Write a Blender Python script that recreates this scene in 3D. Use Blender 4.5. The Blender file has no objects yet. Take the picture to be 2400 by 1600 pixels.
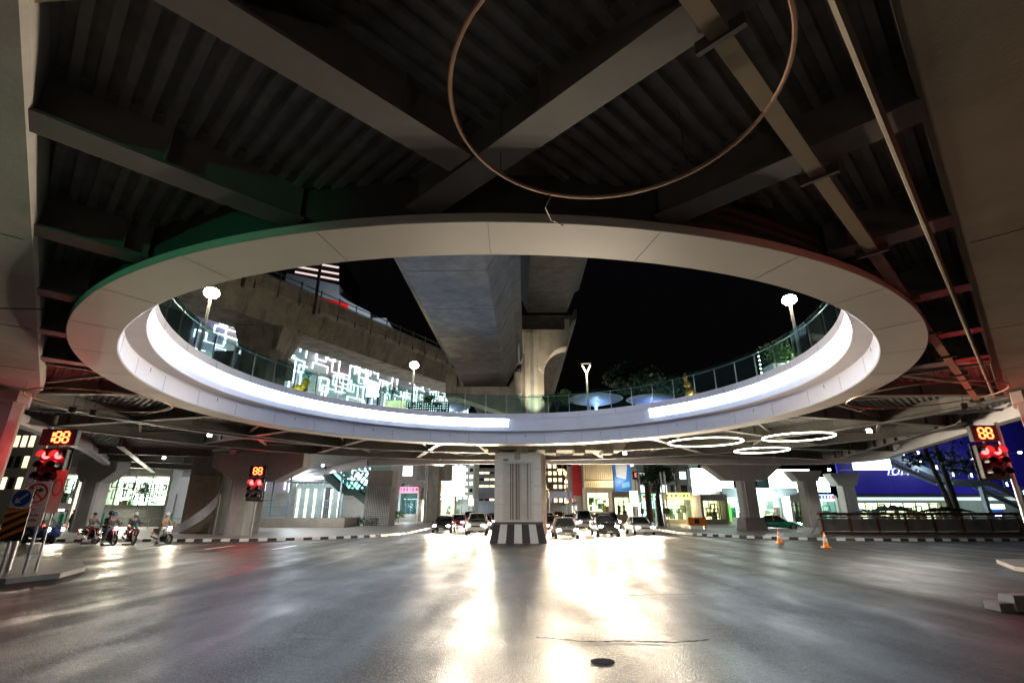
import bpy, bmesh, math, random
from mathutils import Vector, Matrix, geometry
random.seed(7)
PI = math.pi
R = math.radians
scene = bpy.context.scene
COL = scene.collection

# ---------------------------------------------------------------- camera
PITCH = math.atan(393 / 1150)
CAMZ = 2.0
cam_d = bpy.data.cameras.new('camera')
cam_d.sensor_width = 36.0
cam_d.lens = 36.0 * 1150 / 2400
cam_d.clip_start = 0.05
cam_d.clip_end = 2000
cam = bpy.data.objects.new('camera', cam_d)
cam.location = (0, 0, CAMZ)
cam.rotation_euler = (PI / 2 + PITCH, 0, 0)
COL.objects.link(cam)
scene.camera = cam

# ---------------------------------------------------------------- night sky, faint moon
world = bpy.data.worlds.new('World')
scene.world = world
world.use_nodes = True
nt = world.node_tree
sky = nt.nodes.new('ShaderNodeTexSky')
sky.sky_type = 'NISHITA'
sky.sun_disc = False
sky.sun_elevation = R(-4)
sky.sun_rotation = R(150)
bg = nt.nodes['Background']
bg.inputs['Strength'].default_value = 0.07
nt.links.new(sky.outputs[0], bg.inputs['Color'])
moon_d = bpy.data.lights.new('moon', 'SUN')
moon_d.energy = 0.004
moon_d.angle = R(0.5)
moon_d.color = (0.8, 0.88, 1.0)
moon = bpy.data.objects.new('moon', moon_d)
moon.rotation_euler = (R(40), 0, R(30))
COL.objects.link(moon)
scene.view_settings.view_transform = 'Standard'
scene.view_settings.look = 'None'
scene.view_settings.gamma = 1
scene.view_settings.exposure = 0.4
scene.render.engine = 'CYCLES'
scene.cycles.max_bounces = 4
scene.cycles.diffuse_bounces = 2
scene.cycles.glossy_bounces = 2
scene.cycles.transparent_max_bounces = 8
scene.cycles.sample_clamp_indirect = 4.0

# ---------------------------------------------------------------- helpers
def at(px, py, Y):
    """world point seen at photo pixel (2400 wide) at distance Y down the road"""
    c, s = math.cos(PITCH), math.sin(PITCH)
    r = (px - 1200) / 1150; u = (800 - py) / 1150
    k = Y / (c - u * s)
    return Vector((r * k, Y, CAMZ + (s + u * c) * k))

class MB:
    def __init__(self):
        self.v = []; self.f = []
    def poly(self, pts):
        n = len(self.v); self.v += [tuple(p) for p in pts]; self.f.append(tuple(range(n, n + len(pts)))); return self
    def hexa(self, p):          # p: 4 bottom ccw, 4 top ccw
        n = len(self.v); self.v += [tuple(q) for q in p]
        for a in ((3, 2, 1, 0), (4, 5, 6, 7), (0, 1, 5, 4), (1, 2, 6, 5), (2, 3, 7, 6), (3, 0, 4, 7)):
            self.f.append(tuple(n + i for i in a))
        return self
    def box(self, x, y, z, sx, sy, sz, rz=0.0):   # centre, full sizes
        c, s = math.cos(rz), math.sin(rz); P = []
        for dz in (-sz / 2, sz / 2):
            for dx, dy in ((-sx / 2, -sy / 2), (sx / 2, -sy / 2), (sx / 2, sy / 2), (-sx / 2, sy / 2)):
                P.append((x + dx * c - dy * s, y + dx * s + dy * c, z + dz))
        return self.hexa(P)
    def bx(self, x0, x1, y0, y1, z0, z1):
        return self.box((x0 + x1) / 2, (y0 + y1) / 2, (z0 + z1) / 2, x1 - x0, y1 - y0, z1 - z0)
    def bar(self, a, b, w, h):   # box along a->b, width w sideways, height h up
        a = Vector(a); b = Vector(b); d = (b - a).normalized()
        up = Vector((0, 0, 1)) if abs(d.z) < 0.95 else Vector((0, 1, 0))
        s = d.cross(up).normalized(); u = s.cross(d).normalized()
        P = [a - s * w / 2 - u * h / 2, a + s * w / 2 - u * h / 2, b + s * w / 2 - u * h / 2, b - s * w / 2 - u * h / 2]
        return self.hexa(P + [p + u * h for p in P])
    def tube(self, pts, r, n=8, closed=False):
        pts = [Vector(p) for p in pts]; m = len(pts); base = len(self.v)
        rr = r if isinstance(r, (list, tuple)) else [r] * m
        for i, p in enumerate(pts):
            if closed: d = pts[(i + 1) % m] - pts[i - 1]
            else: d = pts[min(i + 1, m - 1)] - pts[max(i - 1, 0)]
            d = d.normalized()
            up = Vector((0, 0, 1)) if abs(d.z) < 0.9 else Vector((1, 0, 0))
            s = d.cross(up).normalized(); u = s.cross(d)
            for k in range(n):
                a = 2 * PI * k / n
                self.v.append(tuple(p + (s * math.cos(a) + u * math.sin(a)) * rr[i]))
        for i in range(m if closed else m - 1):
            j = (i + 1) % m
            for k in range(n):
                self.f.append((base + i * n + k, base + i * n + (k + 1) % n, base + j * n + (k + 1) % n, base + j * n + k))
        if not closed:
            self.f.append(tuple(base + k for k in range(n))[::-1]); self.f.append(tuple(base + (m - 1) * n + k for k in range(n)))
        return self
    def lathe(self, prof, cx=0, cy=0, cz=0, n=96, a0=0.0, a1=2 * PI, closed_prof=False, flip=False, sy=1.0):
        full = abs(a1 - a0 - 2 * PI) < 1e-6; m = len(prof); base = len(self.v); cnt = n if full else n + 1
        for i in range(cnt):
            a = a0 + (a1 - a0) * i / n
            for r, z in prof: self.v.append((cx + r * math.cos(a), cy + sy * r * math.sin(a), cz + z))
        for i in range(n):
            j = (i + 1) % cnt
            for k in range(m if closed_prof else m - 1):
                l = (k + 1) % m
                q = (base + i * m + k, base + j * m + k, base + j * m + l, base + i * m + l)
                self.f.append(q[::-1] if flip else q)
        if closed_prof and not full:
            self.f.append(tuple(base + k for k in range(m))); self.f.append(tuple(base + n * m + k for k in range(m))[::-1])
        return self
    def prism(self, poly, z0, z1, hole=None):      # plan polygon extruded up
        loops = [poly] + ([hole] if hole else [])
        flat = [p for l in loops for p in l]; n = len(flat); base = len(self.v)
        tri = geometry.tessellate_polygon([[Vector((p[0], p[1], 0)) for p in l] for l in loops])
        self.v += [(p[0], p[1], z0) for p in flat] + [(p[0], p[1], z1) for p in flat]
        for t in tri:
            self.f.append(tuple(base + i for i in t)); self.f.append(tuple(base + n + i for i in t[::-1]))
        o = 0
        for l in loops:
            m = len(l)
            for i in range(m):
                j = (i + 1) % m
                self.f.append((base + o + i, base + o + j, base + n + o + j, base + n + o + i))
            o += m
        return self
    def xz(self, poly, y0, y1):                    # front outline (x,z) with depth
        return self.sweep([(p[0], y0, p[1]) for p in poly], (0, y1 - y0, 0))
    def sweep(self, pts, vec):                     # planar outline moved by vec
        n = len(pts); base = len(self.v); vec = Vector(vec)
        tri = geometry.tessellate_polygon([[Vector(p) for p in pts]])
        self.v += [tuple(p) for p in pts] + [tuple(Vector(p) + vec) for p in pts]
        for t in tri:
            self.f.append(tuple(base + i for i in t)); self.f.append(tuple(base + n + i for i in t[::-1]))
        for i in range(n):
            j = (i + 1) % n; self.f.append((base + i, base + j, base + n + j, base + n + i))
        return self
    def ball(self, x, y, z, rx, ry, rz, n=12, m=8):
        base = len(self.v)
        for i in range(m + 1):
            t = PI * i / m
            for k in range(n):
                a = 2 * PI * k / n
                self.v.append((x + rx * math.sin(t) * math.cos(a), y + ry * math.sin(t) * math.sin(a), z + rz * math.cos(t)))
        for i in range(m):
            for k in range(n):
                self.f.append((base + i * n + k, base + (i + 1) * n + k, base + (i + 1) * n + (k + 1) % n, base + i * n + (k + 1) % n))
        return self
    def mesh(self, name, mat=None, smooth=False):
        me = bpy.data.meshes.new(name); me.from_pydata(self.v, [], self.f); me.validate()
        bm = bmesh.new(); bm.from_mesh(me); bmesh.ops.recalc_face_normals(bm, faces=bm.faces[:]); bm.to_mesh(me); bm.free()
        if mat: me.materials.append(mat)
        if smooth:
            for p in me.polygons: p.use_smooth = True
        return me

def link(name, me, parent=None, world=False):
    o = bpy.data.objects.new(name, me); COL.objects.link(o)
    if parent is not None:
        o.parent = parent
        if world:                      # vertices are in world coordinates, parents are not rotated
            q = parent; off = Vector((0, 0, 0))
            while q: off += q.location; q = q.parent
            o.location = -off
    return o
def part(name, mb, mat, parent, smooth=False):     # local coordinates
    return link(name, mb.mesh(name, mat, smooth), parent)
def wpart(name, mb, mat, parent, smooth=False):    # world coordinates
    return link(name, mb.mesh(name, mat, smooth), parent, True)
def tag(o, label, cat, group=None):
    o['label'] = label; o['category'] = cat
    if group: o['group'] = group
    return o
def thing(name, label, cat, loc=(0, 0, 0), rz=0.0, group=None):
    o = bpy.data.objects.new(name, None); COL.objects.link(o); o.empty_display_size = 0.2
    o.location = loc; o.rotation_euler = (0, 0, rz)
    return tag(o, label, cat, group)
def solo(name, mb, mat, label, cat, group=None, smooth=False):
    return tag(link(name, mb.mesh(name, mat, smooth)), label, cat, group)
def struct(name, mb, mat, kind='structure', smooth=False):
    o = link(name, mb.mesh(name, mat, smooth)); o['kind'] = kind; return o
def copy_tree(o, parent=None):
    c = o.copy(); COL.objects.link(c); c.parent = parent
    for ch in o.children:
        if ch.type != 'LIGHT': copy_tree(ch, c)
    return c
def bevel(o, w=0.02, seg=2):
    m = o.modifiers.new('bevel', 'BEVEL'); m.width = w; m.segments = seg; m.limit_method = 'ANGLE'; return o
def lamp(name, parent, loc, kind, energy, color=(1, 1, 1), size=0.1, rot=None, spot=None, blend=0.5):
    d = bpy.data.lights.new(name, kind); d.energy = energy; d.color = color
    if kind == 'AREA': d.size = size
    else: d.shadow_soft_size = size
    if spot: d.spot_size = spot; d.spot_blend = blend
    o = bpy.data.objects.new(name, d); COL.objects.link(o); o.parent = parent; o.location = loc
    if rot: o.rotation_euler = rot
    return o

# ---------------------------------------------------------------- materials
MATS = {}
def pm(name, col, rough=0.6, metal=0.0, var=0.12, scale=2.0, bump=0.0, bscale=30.0, stain=0.0, stcol=(0.02, 0.017, 0.013), rvar=0.1, stz=0.25, spec=0.5, coat=0.0):
    m = bpy.data.materials.new(name); m.use_nodes = True; t = m.node_tree; N = t.nodes; L = t.links
    b = N['Principled BSDF']; b.inputs['Metallic'].default_value = metal
    b.inputs['Specular IOR Level'].default_value = spec; b.inputs['Coat Weight'].default_value = coat
    tc = N.new('ShaderNodeTexCoord')
    n1 = N.new('ShaderNodeTexNoise'); n1.inputs['Scale'].default_value = scale; n1.inputs['Detail'].default_value = 6; n1.inputs['Roughness'].default_value = 0.65
    L.new(tc.outputs['Object'], n1.inputs['Vector'])
    cr = N.new('ShaderNodeValToRGB')
    cr.color_ramp.elements[0].position = 0.3; cr.color_ramp.elements[1].position = 0.7
    cr.color_ramp.elements[0].color = tuple(c * (1 - var) for c in col) + (1,)
    cr.color_ramp.elements[1].color = tuple(min(1, c * (1 + var)) for c in col) + (1,)
    L.new(n1.outputs['Fac'], cr.inputs['Fac']); out = cr.outputs['Color']
    if stain > 0:
        mp = N.new('ShaderNodeMapping'); mp.inputs['Scale'].default_value = (1, 1, stz)
        L.new(tc.outputs['Object'], mp.inputs['Vector'])
        n2 = N.new('ShaderNodeTexNoise'); n2.inputs['Scale'].default_value = 1.1; n2.inputs['Detail'].default_value = 8; n2.inputs['Roughness'].default_value = 0.7
        L.new(mp.outputs[0], n2.inputs['Vector'])
        r2 = N.new('ShaderNodeValToRGB'); r2.color_ramp.elements[0].position = 0.48; r2.color_ramp.elements[1].position = 0.72
        r2.color_ramp.elements[1].color = (stain, stain, stain, 1); r2.color_ramp.elements[0].color = (0, 0, 0, 1)
        L.new(n2.outputs['Fac'], r2.inputs['Fac'])
        mx = N.new('ShaderNodeMix'); mx.data_type = 'RGBA'; mx.inputs[7].default_value = stcol + (1,)
        L.new(r2.outputs['Color'], mx.inputs[0]); L.new(out, mx.inputs[6]); out = mx.outputs[2]
    L.new(out, b.inputs['Base Color'])
    mr = N.new('ShaderNodeMapRange'); mr.inputs[3].default_value = max(0.02, rough - rvar); mr.inputs[4].default_value = min(1, rough + rvar)
    L.new(n1.outputs['Fac'], mr.inputs[0]); L.new(mr.outputs[0], b.inputs['Roughness'])
    if bump > 0:
        n3 = N.new('ShaderNodeTexNoise'); n3.inputs['Scale'].default_value = bscale; n3.inputs['Detail'].default_value = 4
        L.new(tc.outputs['Object'], n3.inputs['Vector'])
        bp = N.new('ShaderNodeBump'); bp.inputs['Strength'].default_value = bump; bp.inputs['Distance'].default_value = 0.02
        L.new(n3.outputs['Fac'], bp.inputs['Height']); L.new(bp.outputs[0], b.inputs['Normal'])
    MATS[name] = m; return m
def em(name, col, strength, var=0.0, scale=3.0):
    m = bpy.data.materials.new(name); m.use_nodes = True; t = m.node_tree; N = t.nodes; L = t.links
    b = N['Principled BSDF']; b.inputs['Base Color'].default_value = tuple(min(0.6, c * 0.5) for c in col) + (1,)
    b.inputs['Emission Color'].default_value = tuple(col) + (1,); b.inputs['Emission Strength'].default_value = strength
    b.inputs['Roughness'].default_value = 0.4
    if var:
        tc = N.new('ShaderNodeTexCoord'); n1 = N.new('ShaderNodeTexNoise'); n1.inputs['Scale'].default_value = scale; n1.inputs['Detail'].default_value = 3
        L.new(tc.outputs['Object'], n1.inputs['Vector'])
        mr = N.new('ShaderNodeMapRange'); mr.inputs[1].default_value = 0.3; mr.inputs[2].default_value = 0.7
        mr.inputs[3].default_value = strength * (1 - var); mr.inputs[4].default_value = strength * (1 + var)
        L.new(n1.outputs['Fac'], mr.inputs[0]); L.new(mr.outputs[0], b.inputs['Emission Strength'])
    MATS[name] = m; return m
def glass(name, tint, fac=0.25, rough=0.05):
    m = bpy.data.materials.new(name); m.use_nodes = True; t = m.node_tree; N = t.nodes; L = t.links
    for n in list(N): N.remove(n)
    o = N.new('ShaderNodeOutputMaterial'); tr = N.new('ShaderNodeBsdfTransparent'); tr.inputs[0].default_value = tint + (1,)
    gl = N.new('ShaderNodeBsdfGlossy'); gl.inputs['Roughness'].default_value = rough
    df = N.new('ShaderNodeBsdfDiffuse'); df.inputs[0].default_value = (0.12, 0.2, 0.2, 1)
    lw = N.new('ShaderNodeLayerWeight'); lw.inputs[0].default_value = 0.12
    fr = N.new('ShaderNodeMath'); fr.operation = 'MULTIPLY'; fr.inputs[1].default_value = 0.5; L.new(lw.outputs['Fresnel'], fr.inputs[0])
    tc = N.new('ShaderNodeTexCoord'); nz = N.new('ShaderNodeTexNoise'); nz.inputs['Scale'].default_value = 1.5
    L.new(tc.outputs['Object'], nz.inputs['Vector'])
    mr = N.new('ShaderNodeMapRange'); mr.inputs[3].default_value = fac * 0.5; mr.inputs[4].default_value = fac * 1.3; L.new(nz.outputs[0], mr.inputs[0])
    m0 = N.new('ShaderNodeMixShader'); L.new(mr.outputs[0], m0.inputs[0]); L.new(tr.outputs[0], m0.inputs[1]); L.new(df.outputs[0], m0.inputs[2])
    mx = N.new('ShaderNodeMixShader'); L.new(fr.outputs[0], mx.inputs[0]); L.new(m0.outputs[0], mx.inputs[1]); L.new(gl.outputs[0], mx.inputs[2])
    L.new(mx.outputs[0], o.inputs[0]); MATS[name] = m; return m

def wet_asphalt():
    m = bpy.data.materials.new('wet_asphalt'); m.use_nodes = True; t = m.node_tree; N = t.nodes; L = t.links; b = N['Principled BSDF']
    tc = N.new('ShaderNodeTexCoord')
    big = N.new('ShaderNodeTexNoise'); big.inputs['Scale'].default_value = 0.22; big.inputs['Detail'].default_value = 6; big.inputs['Roughness'].default_value = 0.6
    L.new(tc.outputs['Object'], big.inputs['Vector'])
    grain = N.new('ShaderNodeTexVoronoi'); grain.inputs['Scale'].default_value = 55
    L.new(tc.outputs['Object'], grain.inputs['Vector'])
    cr = N.new('ShaderNodeValToRGB'); cr.color_ramp.elements[0].color = (0.016, 0.0145, 0.0135, 1); cr.color_ramp.elements[1].color = (0.058, 0.051, 0.046, 1)
    cr.color_ramp.elements[0].position = 0.35; cr.color_ramp.elements[1].position = 0.7
    L.new(big.outputs['Fac'], cr.inputs['Fac'])
    # aggregate: mostly dark chips with a few pale ones, worn wheel tracks and tar seams
    sep = N.new('ShaderNodeSeparateColor'); L.new(grain.outputs['Color'], sep.inputs[0])
    gr = N.new('ShaderNodeValToRGB'); gr.color_ramp.elements[0].color = (0.35, 0.34, 0.33, 1); gr.color_ramp.elements[0].position = 0.1
    gr.color_ramp.elements[1].color = (4.2, 3.9, 3.5, 1); gr.color_ramp.elements[1].position = 1.0
    e_ = gr.color_ramp.elements.new(0.75); e_.color = (1.15, 1.1, 1.05, 1)
    L.new(sep.outputs[0], gr.inputs['Fac'])
    mx = N.new('ShaderNodeMix'); mx.data_type = 'RGBA'; mx.blend_type = 'MULTIPLY'; mx.inputs[0].default_value = 1.0
    L.new(cr.outputs[0], mx.inputs[6]); L.new(gr.outputs[0], mx.inputs[7])
    wp = N.new('ShaderNodeTexNoise'); wp.inputs['Scale'].default_value = 0.6; wp.inputs['Detail'].default_value = 3; L.new(tc.outputs['Object'], wp.inputs['Vector'])
    va = N.new('ShaderNodeVectorMath'); va.operation = 'MULTIPLY_ADD'; va.inputs[1].default_value = (1.2, 1.2, 0); L.new(wp.outputs['Color'], va.inputs[0]); L.new(tc.outputs['Object'], va.inputs[2])
    ck = N.new('ShaderNodeTexVoronoi'); ck.feature = 'DISTANCE_TO_EDGE'; ck.inputs['Scale'].default_value = 0.16; L.new(va.outputs[0], ck.inputs['Vector'])
    ckr = N.new('ShaderNodeMapRange'); ckr.inputs[1].default_value = 0.0; ckr.inputs[2].default_value = 0.006; ckr.inputs[3].default_value = 0.35; ckr.inputs[4].default_value = 1.0; L.new(ck.outputs['Distance'], ckr.inputs[0])
    mx2 = N.new('ShaderNodeMix'); mx2.data_type = 'RGBA'; mx2.blend_type = 'MULTIPLY'; mx2.inputs[0].default_value = 1.0
    pt = N.new('ShaderNodeTexVoronoi'); pt.inputs['Scale'].default_value = 0.16; L.new(va.outputs[0], pt.inputs['Vector'])
    sp2 = N.new('ShaderNodeSeparateColor'); L.new(pt.outputs['Color'], sp2.inputs[0])
    pr2 = N.new('ShaderNodeMapRange'); pr2.inputs[3].default_value = 0.6; pr2.inputs[4].default_value = 1.45; L.new(sp2.outputs[1], pr2.inputs[0])
    ml = N.new('ShaderNodeMath'); ml.operation = 'MULTIPLY'; L.new(pr2.outputs[0], ml.inputs[0]); L.new(ckr.outputs[0], ml.inputs[1])
    # wheel tracks: darker, polished bands along the lanes
    tm = N.new('ShaderNodeMapping'); tm.inputs['Scale'].default_value = (0.8, 0.03, 1); L.new(va.outputs[0], tm.inputs['Vector'])
    tk = N.new('ShaderNodeTexNoise'); tk.inputs['Scale'].default_value = 1.0; tk.inputs['Detail'].default_value = 4; L.new(tm.outputs[0], tk.inputs['Vector'])
    tr_ = N.new('ShaderNodeMapRange'); tr_.inputs[1].default_value = 0.38; tr_.inputs[2].default_value = 0.62; tr_.inputs[3].default_value = 0.55; tr_.inputs[4].default_value = 1.3; L.new(tk.outputs['Fac'], tr_.inputs[0])
    ml2 = N.new('ShaderNodeMath'); ml2.operation = 'MULTIPLY'; L.new(ml.outputs[0], ml2.inputs[0]); L.new(tr_.outputs[0], ml2.inputs[1])
    L.new(mx.outputs[2], mx2.inputs[6]); L.new(ml2.outputs[0], mx2.inputs[7]); L.new(mx2.outputs[2], b.inputs['Base Color'])
    mp = N.new('ShaderNodeMapping'); mp.inputs['Scale'].default_value = (1.0, 0.6, 1)
    L.new(tc.outputs['Object'], mp.inputs['Vector'])
    pud = N.new('ShaderNodeTexNoise'); pud.inputs['Scale'].default_value = 0.8; pud.inputs['Detail'].default_value = 5
    L.new(mp.outputs[0], pud.inputs['Vector'])
    mr = N.new('ShaderNodeMapRange'); mr.inputs[1].default_value = 0.36; mr.inputs[2].default_value = 0.64; mr.inputs[3].default_value = 0.28; mr.inputs[4].default_value = 0.62
    av = N.new('ShaderNodeMath'); av.operation = 'MULTIPLY_ADD'; av.inputs[1].default_value = 0.35; L.new(pud.outputs['Fac'], av.inputs[0])
    a2 = N.new('ShaderNodeMath'); a2.operation = 'MULTIPLY'; a2.inputs[1].default_value = 0.65; L.new(tk.outputs['Fac'], a2.inputs[0]); L.new(a2.outputs[0], av.inputs[2])
    L.new(av.outputs[0], mr.inputs[0]); L.new(mr.outputs[0], b.inputs['Roughness'])
    b1 = N.new('ShaderNodeBump'); b1.inputs['Strength'].default_value = 0.8; b1.inputs['Distance'].default_value = 0.009
    L.new(grain.outputs['Distance'], b1.inputs['Height'])
    b2 = N.new('ShaderNodeBump'); b2.inputs['Strength'].default_value = 0.06; b2.inputs['Distance'].default_value = 0.05
    L.new(pud.outputs['Fac'], b2.inputs['Height'])
    mid = N.new('ShaderNodeTexNoise'); mid.inputs['Scale'].default_value = 11; mid.inputs['Detail'].default_value = 5; L.new(tc.outputs['Object'], mid.inputs['Vector'])
    b3 = N.new('ShaderNodeBump'); b3.inputs['Strength'].default_value = 0.5; b3.inputs['Distance'].default_value = 0.012; L.new(mid.outputs['Fac'], b3.inputs['Height']); L.new(b1.outputs[0], b3.inputs['Normal'])
    L.new(b3.outputs[0], b2.inputs['Normal']); L.new(b2.outputs[0], b.inputs['Normal'])
    b.inputs['Specular IOR Level'].default_value = 0.45
    return m
ASPHALT = wet_asphalt()
CONC = pm('concrete', (0.30, 0.28, 0.25), 0.8, var=0.2, scale=1.2, bump=0.25, bscale=18, stain=0.45)
CONC_D = pm('concrete_weathered', (0.40, 0.36, 0.29), 0.85, var=0.28, scale=0.9, bump=0.3, bscale=14, stain=0.7, stz=0.12)
CONC_L = pm('concrete_pale', (0.42, 0.40, 0.38), 0.75, var=0.12, scale=0.8, bump=0.15, bscale=20, stain=0.22)
PAVE = pm('pavement', (0.26, 0.24, 0.23), 0.55, var=0.2, scale=1.5, bump=0.2, bscale=12, stain=0.3, stz=1)
SOFFIT = pm('soffit_panel_white', (0.66, 0.62, 0.58), 0.5, var=0.05, scale=0.6, stain=0.06, stz=1.0)
FASCIA = pm('fascia_white', (0.78, 0.74, 0.78), 0.45, var=0.04, scale=0.8, stain=0.06)
STEEL = pm('painted_steel', (0.185, 0.17, 0.162), 0.5, var=0.1, scale=1.5, stain=0.15, stz=1.0)
STEEL_D = pm('painted_steel_dark', (0.07, 0.067, 0.066), 0.55, var=0.15, scale=1.5)
DECKM = pm('galvanised_deck', (0.29, 0.285, 0.29), 0.5, metal=0.15, var=0.3, scale=3.0, stain=0.3, stz=1.0)
ALU = pm('aluminium', (0.55, 0.55, 0.55), 0.35, metal=0.8, var=0.06)
GALV = pm('galvanised_pole', (0.42, 0.42, 0.43), 0.4, metal=0.6, var=0.1, scale=6)
POLEW = pm('pole_white', (0.6, 0.6, 0.6), 0.45, var=0.05)
BLACK = pm('black_plastic', (0.018, 0.018, 0.02), 0.4, var=0.2)
RUBBER = pm('rubber', (0.02, 0.02, 0.02), 0.8, var=0.2)
WHITE = pm('white_paint', (0.72, 0.71, 0.69), 0.55, var=0.08, scale=4, stain=0.12, stz=1)
KBLACK = pm('black_paint', (0.03, 0.03, 0.032), 0.5, var=0.25, scale=4)
REDP = pm('red_paint', (0.55, 0.03, 0.03), 0.5)
BLUEP = pm('blue_paint', (0.02, 0.09, 0.45), 0.5)
ORANGEP = pm('orange_paint', (0.85, 0.24, 0.02), 0.5)
GREENP = pm('green_paint', (0.0, 0.35, 0.2), 0.5)
RUST = pm('rusty_steel', (0.19, 0.075, 0.04), 0.85, var=0.45, scale=5, bump=0.3, bscale=25, stain=0.4)
TAN = pm('tan_tray', (0.25, 0.19, 0.12), 0.55, var=0.12)
PINKG = pm('stucco_grey', (0.33, 0.31, 0.29), 0.8, var=0.12)
GLASS = glass('rail_glass', (0.74, 0.9, 0.88), 0.05)
DGLASS = pm('dark_glass', (0.015, 0.018, 0.02), 0.08, var=0.1, spec=0.8)
LED = em('led_cove', (0.56, 0.73, 1.0), 21.0, 0.25, 0.8)
GLOBE = em('globe_lamp', (1.0, 0.84, 0.55), 110.0)
LAMPW = em('lamp_warm', (1.0, 0.90, 0.68), 30.0)
LAMPC = em('lamp_white', (1.0, 0.97, 0.85), 30.0)
REDL = em('signal_red', (1.0, 0.03, 0.03), 14.0)
DIGIT = em('digit_amber', (1.0, 0.075, 0.02), 12.0)
SIGOFF = pm('lens_off', (0.05, 0.03, 0.02), 0.2)
SODIUM = em('sodium_lamp', (1.0, 0.5, 0.1), 40.0)
# ================================================================= ground
g = MB(); g.poly([(-400, -60, 0), (400, -60, 0), (400, 900, 0), (-400, 900, 0)])
struct('road', g, ASPHALT)

def arc(cx, cy, r, a0, a1, n):
    return [(cx + r * math.cos(a0 + (a1 - a0) * i / n), cy + r * math.sin(a0 + (a1 - a0) * i / n)) for i in range(n + 1)]
left_edge = [(-120, 34.6)] + [(-30, 34.6)] + arc(-20.5, 46.1, 11.5, -PI / 2, 0, 14) + [(-9.0, 120), (-9.0, 420)]
right_edge = [(120, 35.2)] + [(31, 35.2)] + arc(25.5, 46.2, 11, -PI / 2, -PI, 14) + [(14.5, 120), (14.5, 420)]
sw = struct('pavement_left', MB().prism(left_edge + [(-120, 420)], 0.0, 0.14), PAVE)
sw2 = struct('pavement_right', MB().prism(right_edge + [(120, 420)], 0.0, 0.14), PAVE)
# black and white kerb stones, one object each
ks = MB().hexa([(-0.27, -0.13, 0), (0.27, -0.13, 0), (0.27, 0.10, 0), (-0.27, 0.10, 0), (-0.27, -0.09, 0.17), (0.27, -0.09, 0.17), (0.27, 0.10, 0.17), (-0.27, 0.10, 0.17)])
k_w = ks.mesh('kerb_stone_white', WHITE); k_b = ks.mesh('kerb_stone_black', KBLACK)
def kerb(path, parent, limit, flip):
    k = 0; rest = 0.0; step = 0.56
    for a, b in zip(path[:-1], path[1:]):
        a = Vector((a[0], a[1])); b = Vector((b[0], b[1])); d = b - a; L = d.length; s = rest
        while s < L and k < limit:
            p = a + d * (s / L); ang = math.atan2(d.y, d.x)
            if flip: ang += PI
            o = link('kerb_stone', k_w if (k // 1) % 2 else k_b, parent); o.location = (p.x, p.y, random.uniform(-0.006, 0.006)); o.rotation_euler = (0, 0, ang + random.uniform(-0.015, 0.015))
            k += 1; s += step
        rest = s - L
kerb([(-44, 34.55)] + left_edge[1:-1], sw, 150, False)
kerb([(44, 35.15)] + right_edge[1:-1], sw2, 105, True)
# small traffic island at the left corner that carries the signs
isl = struct('traffic_island', MB().prism([(-16.2, 14.6), (-14.3, 15.3), (-13.9, 16.6), (-14.6, 18.4), (-17, 21), (-30, 24), (-30, 13.5)], 0.004, 0.15), PAVE)
isr = struct('corner_pavement', MB().prism([(17.2, 16.9), (17.3, 18.5), (19, 21), (32, 22), (32, 16.5)], 0.004, 0.15), PAVE)
# worn lane paint
for i, (x, y, l, w, rz) in enumerate([(-12.6, 29.5, 3.0, 0.14, 0), (-16.2, 29.5, 3.0, 0.14, 0), (-19.8, 29.5, 3.0, 0.14, 0), (4.9, 40, 3, 0.14, 0), (8.4, 40, 3, 0.14, 0), (4.9, 52, 3, 0.14, 0), (8.4, 52, 3, 0.14, 0), (-3.2, 48, 3, 0.14, 0), (-6.2, 48, 3, .14, 0)]):
    o = struct('lane_marking', MB().box(0, 0, 0, w, l, 0.003), WHITE); o.location = (x, y, 0.0055)
TAR = pm('tar_seam', (0.01, 0.009, 0.009), 0.85, var=0.3, spec=0.2)
for y0_, x0_, x1_, w_, sd in ((13.6, 1.0, 4.6, .06, 1), (9.1, .4, 3.2, .09, 2), (20.5, -9, -3, .05, 3), (6.6, 3.5, 6, .05, 4)):
    rr = random.Random(sd); mb = MB(); n = 40
    for i in range(n + 1):
        x_ = x0_ + (x1_ - x0_) * i / n; yy = y0_ + rr.uniform(-.03, .03) + .16 * math.sin(x_ * 1.3 + sd) + .05 * math.sin(x_ * 4.1); ww = w_ * rr.uniform(.4, 1.1); mb.v += [(x_, yy - ww / 2, .0035), (x_, yy + ww / 2, .0035)]
    for i in range(n): mb.f.append((2 * i, 2 * i + 2, 2 * i + 3, 2 * i + 1))
    struct('road_seam', mb, TAR)
dc = thing('drain_cover', 'small dark round drain cover in the wet asphalt', 'drain cover', (1.26, 7.9, 0))
TARM = pm('drain_dark', (.012, .011, .01), .95)
part('frame', MB().lathe([(0.17, 0.001), (0.165, 0.003), (0.13, 0.003), (0.128, 0.0015)], n=24), TARM, dc)
part('lid', MB().lathe([(0.0, 0.0018), (0.12, 0.0018), (0.125, 0.0012)], n=24), TARM, dc)

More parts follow.
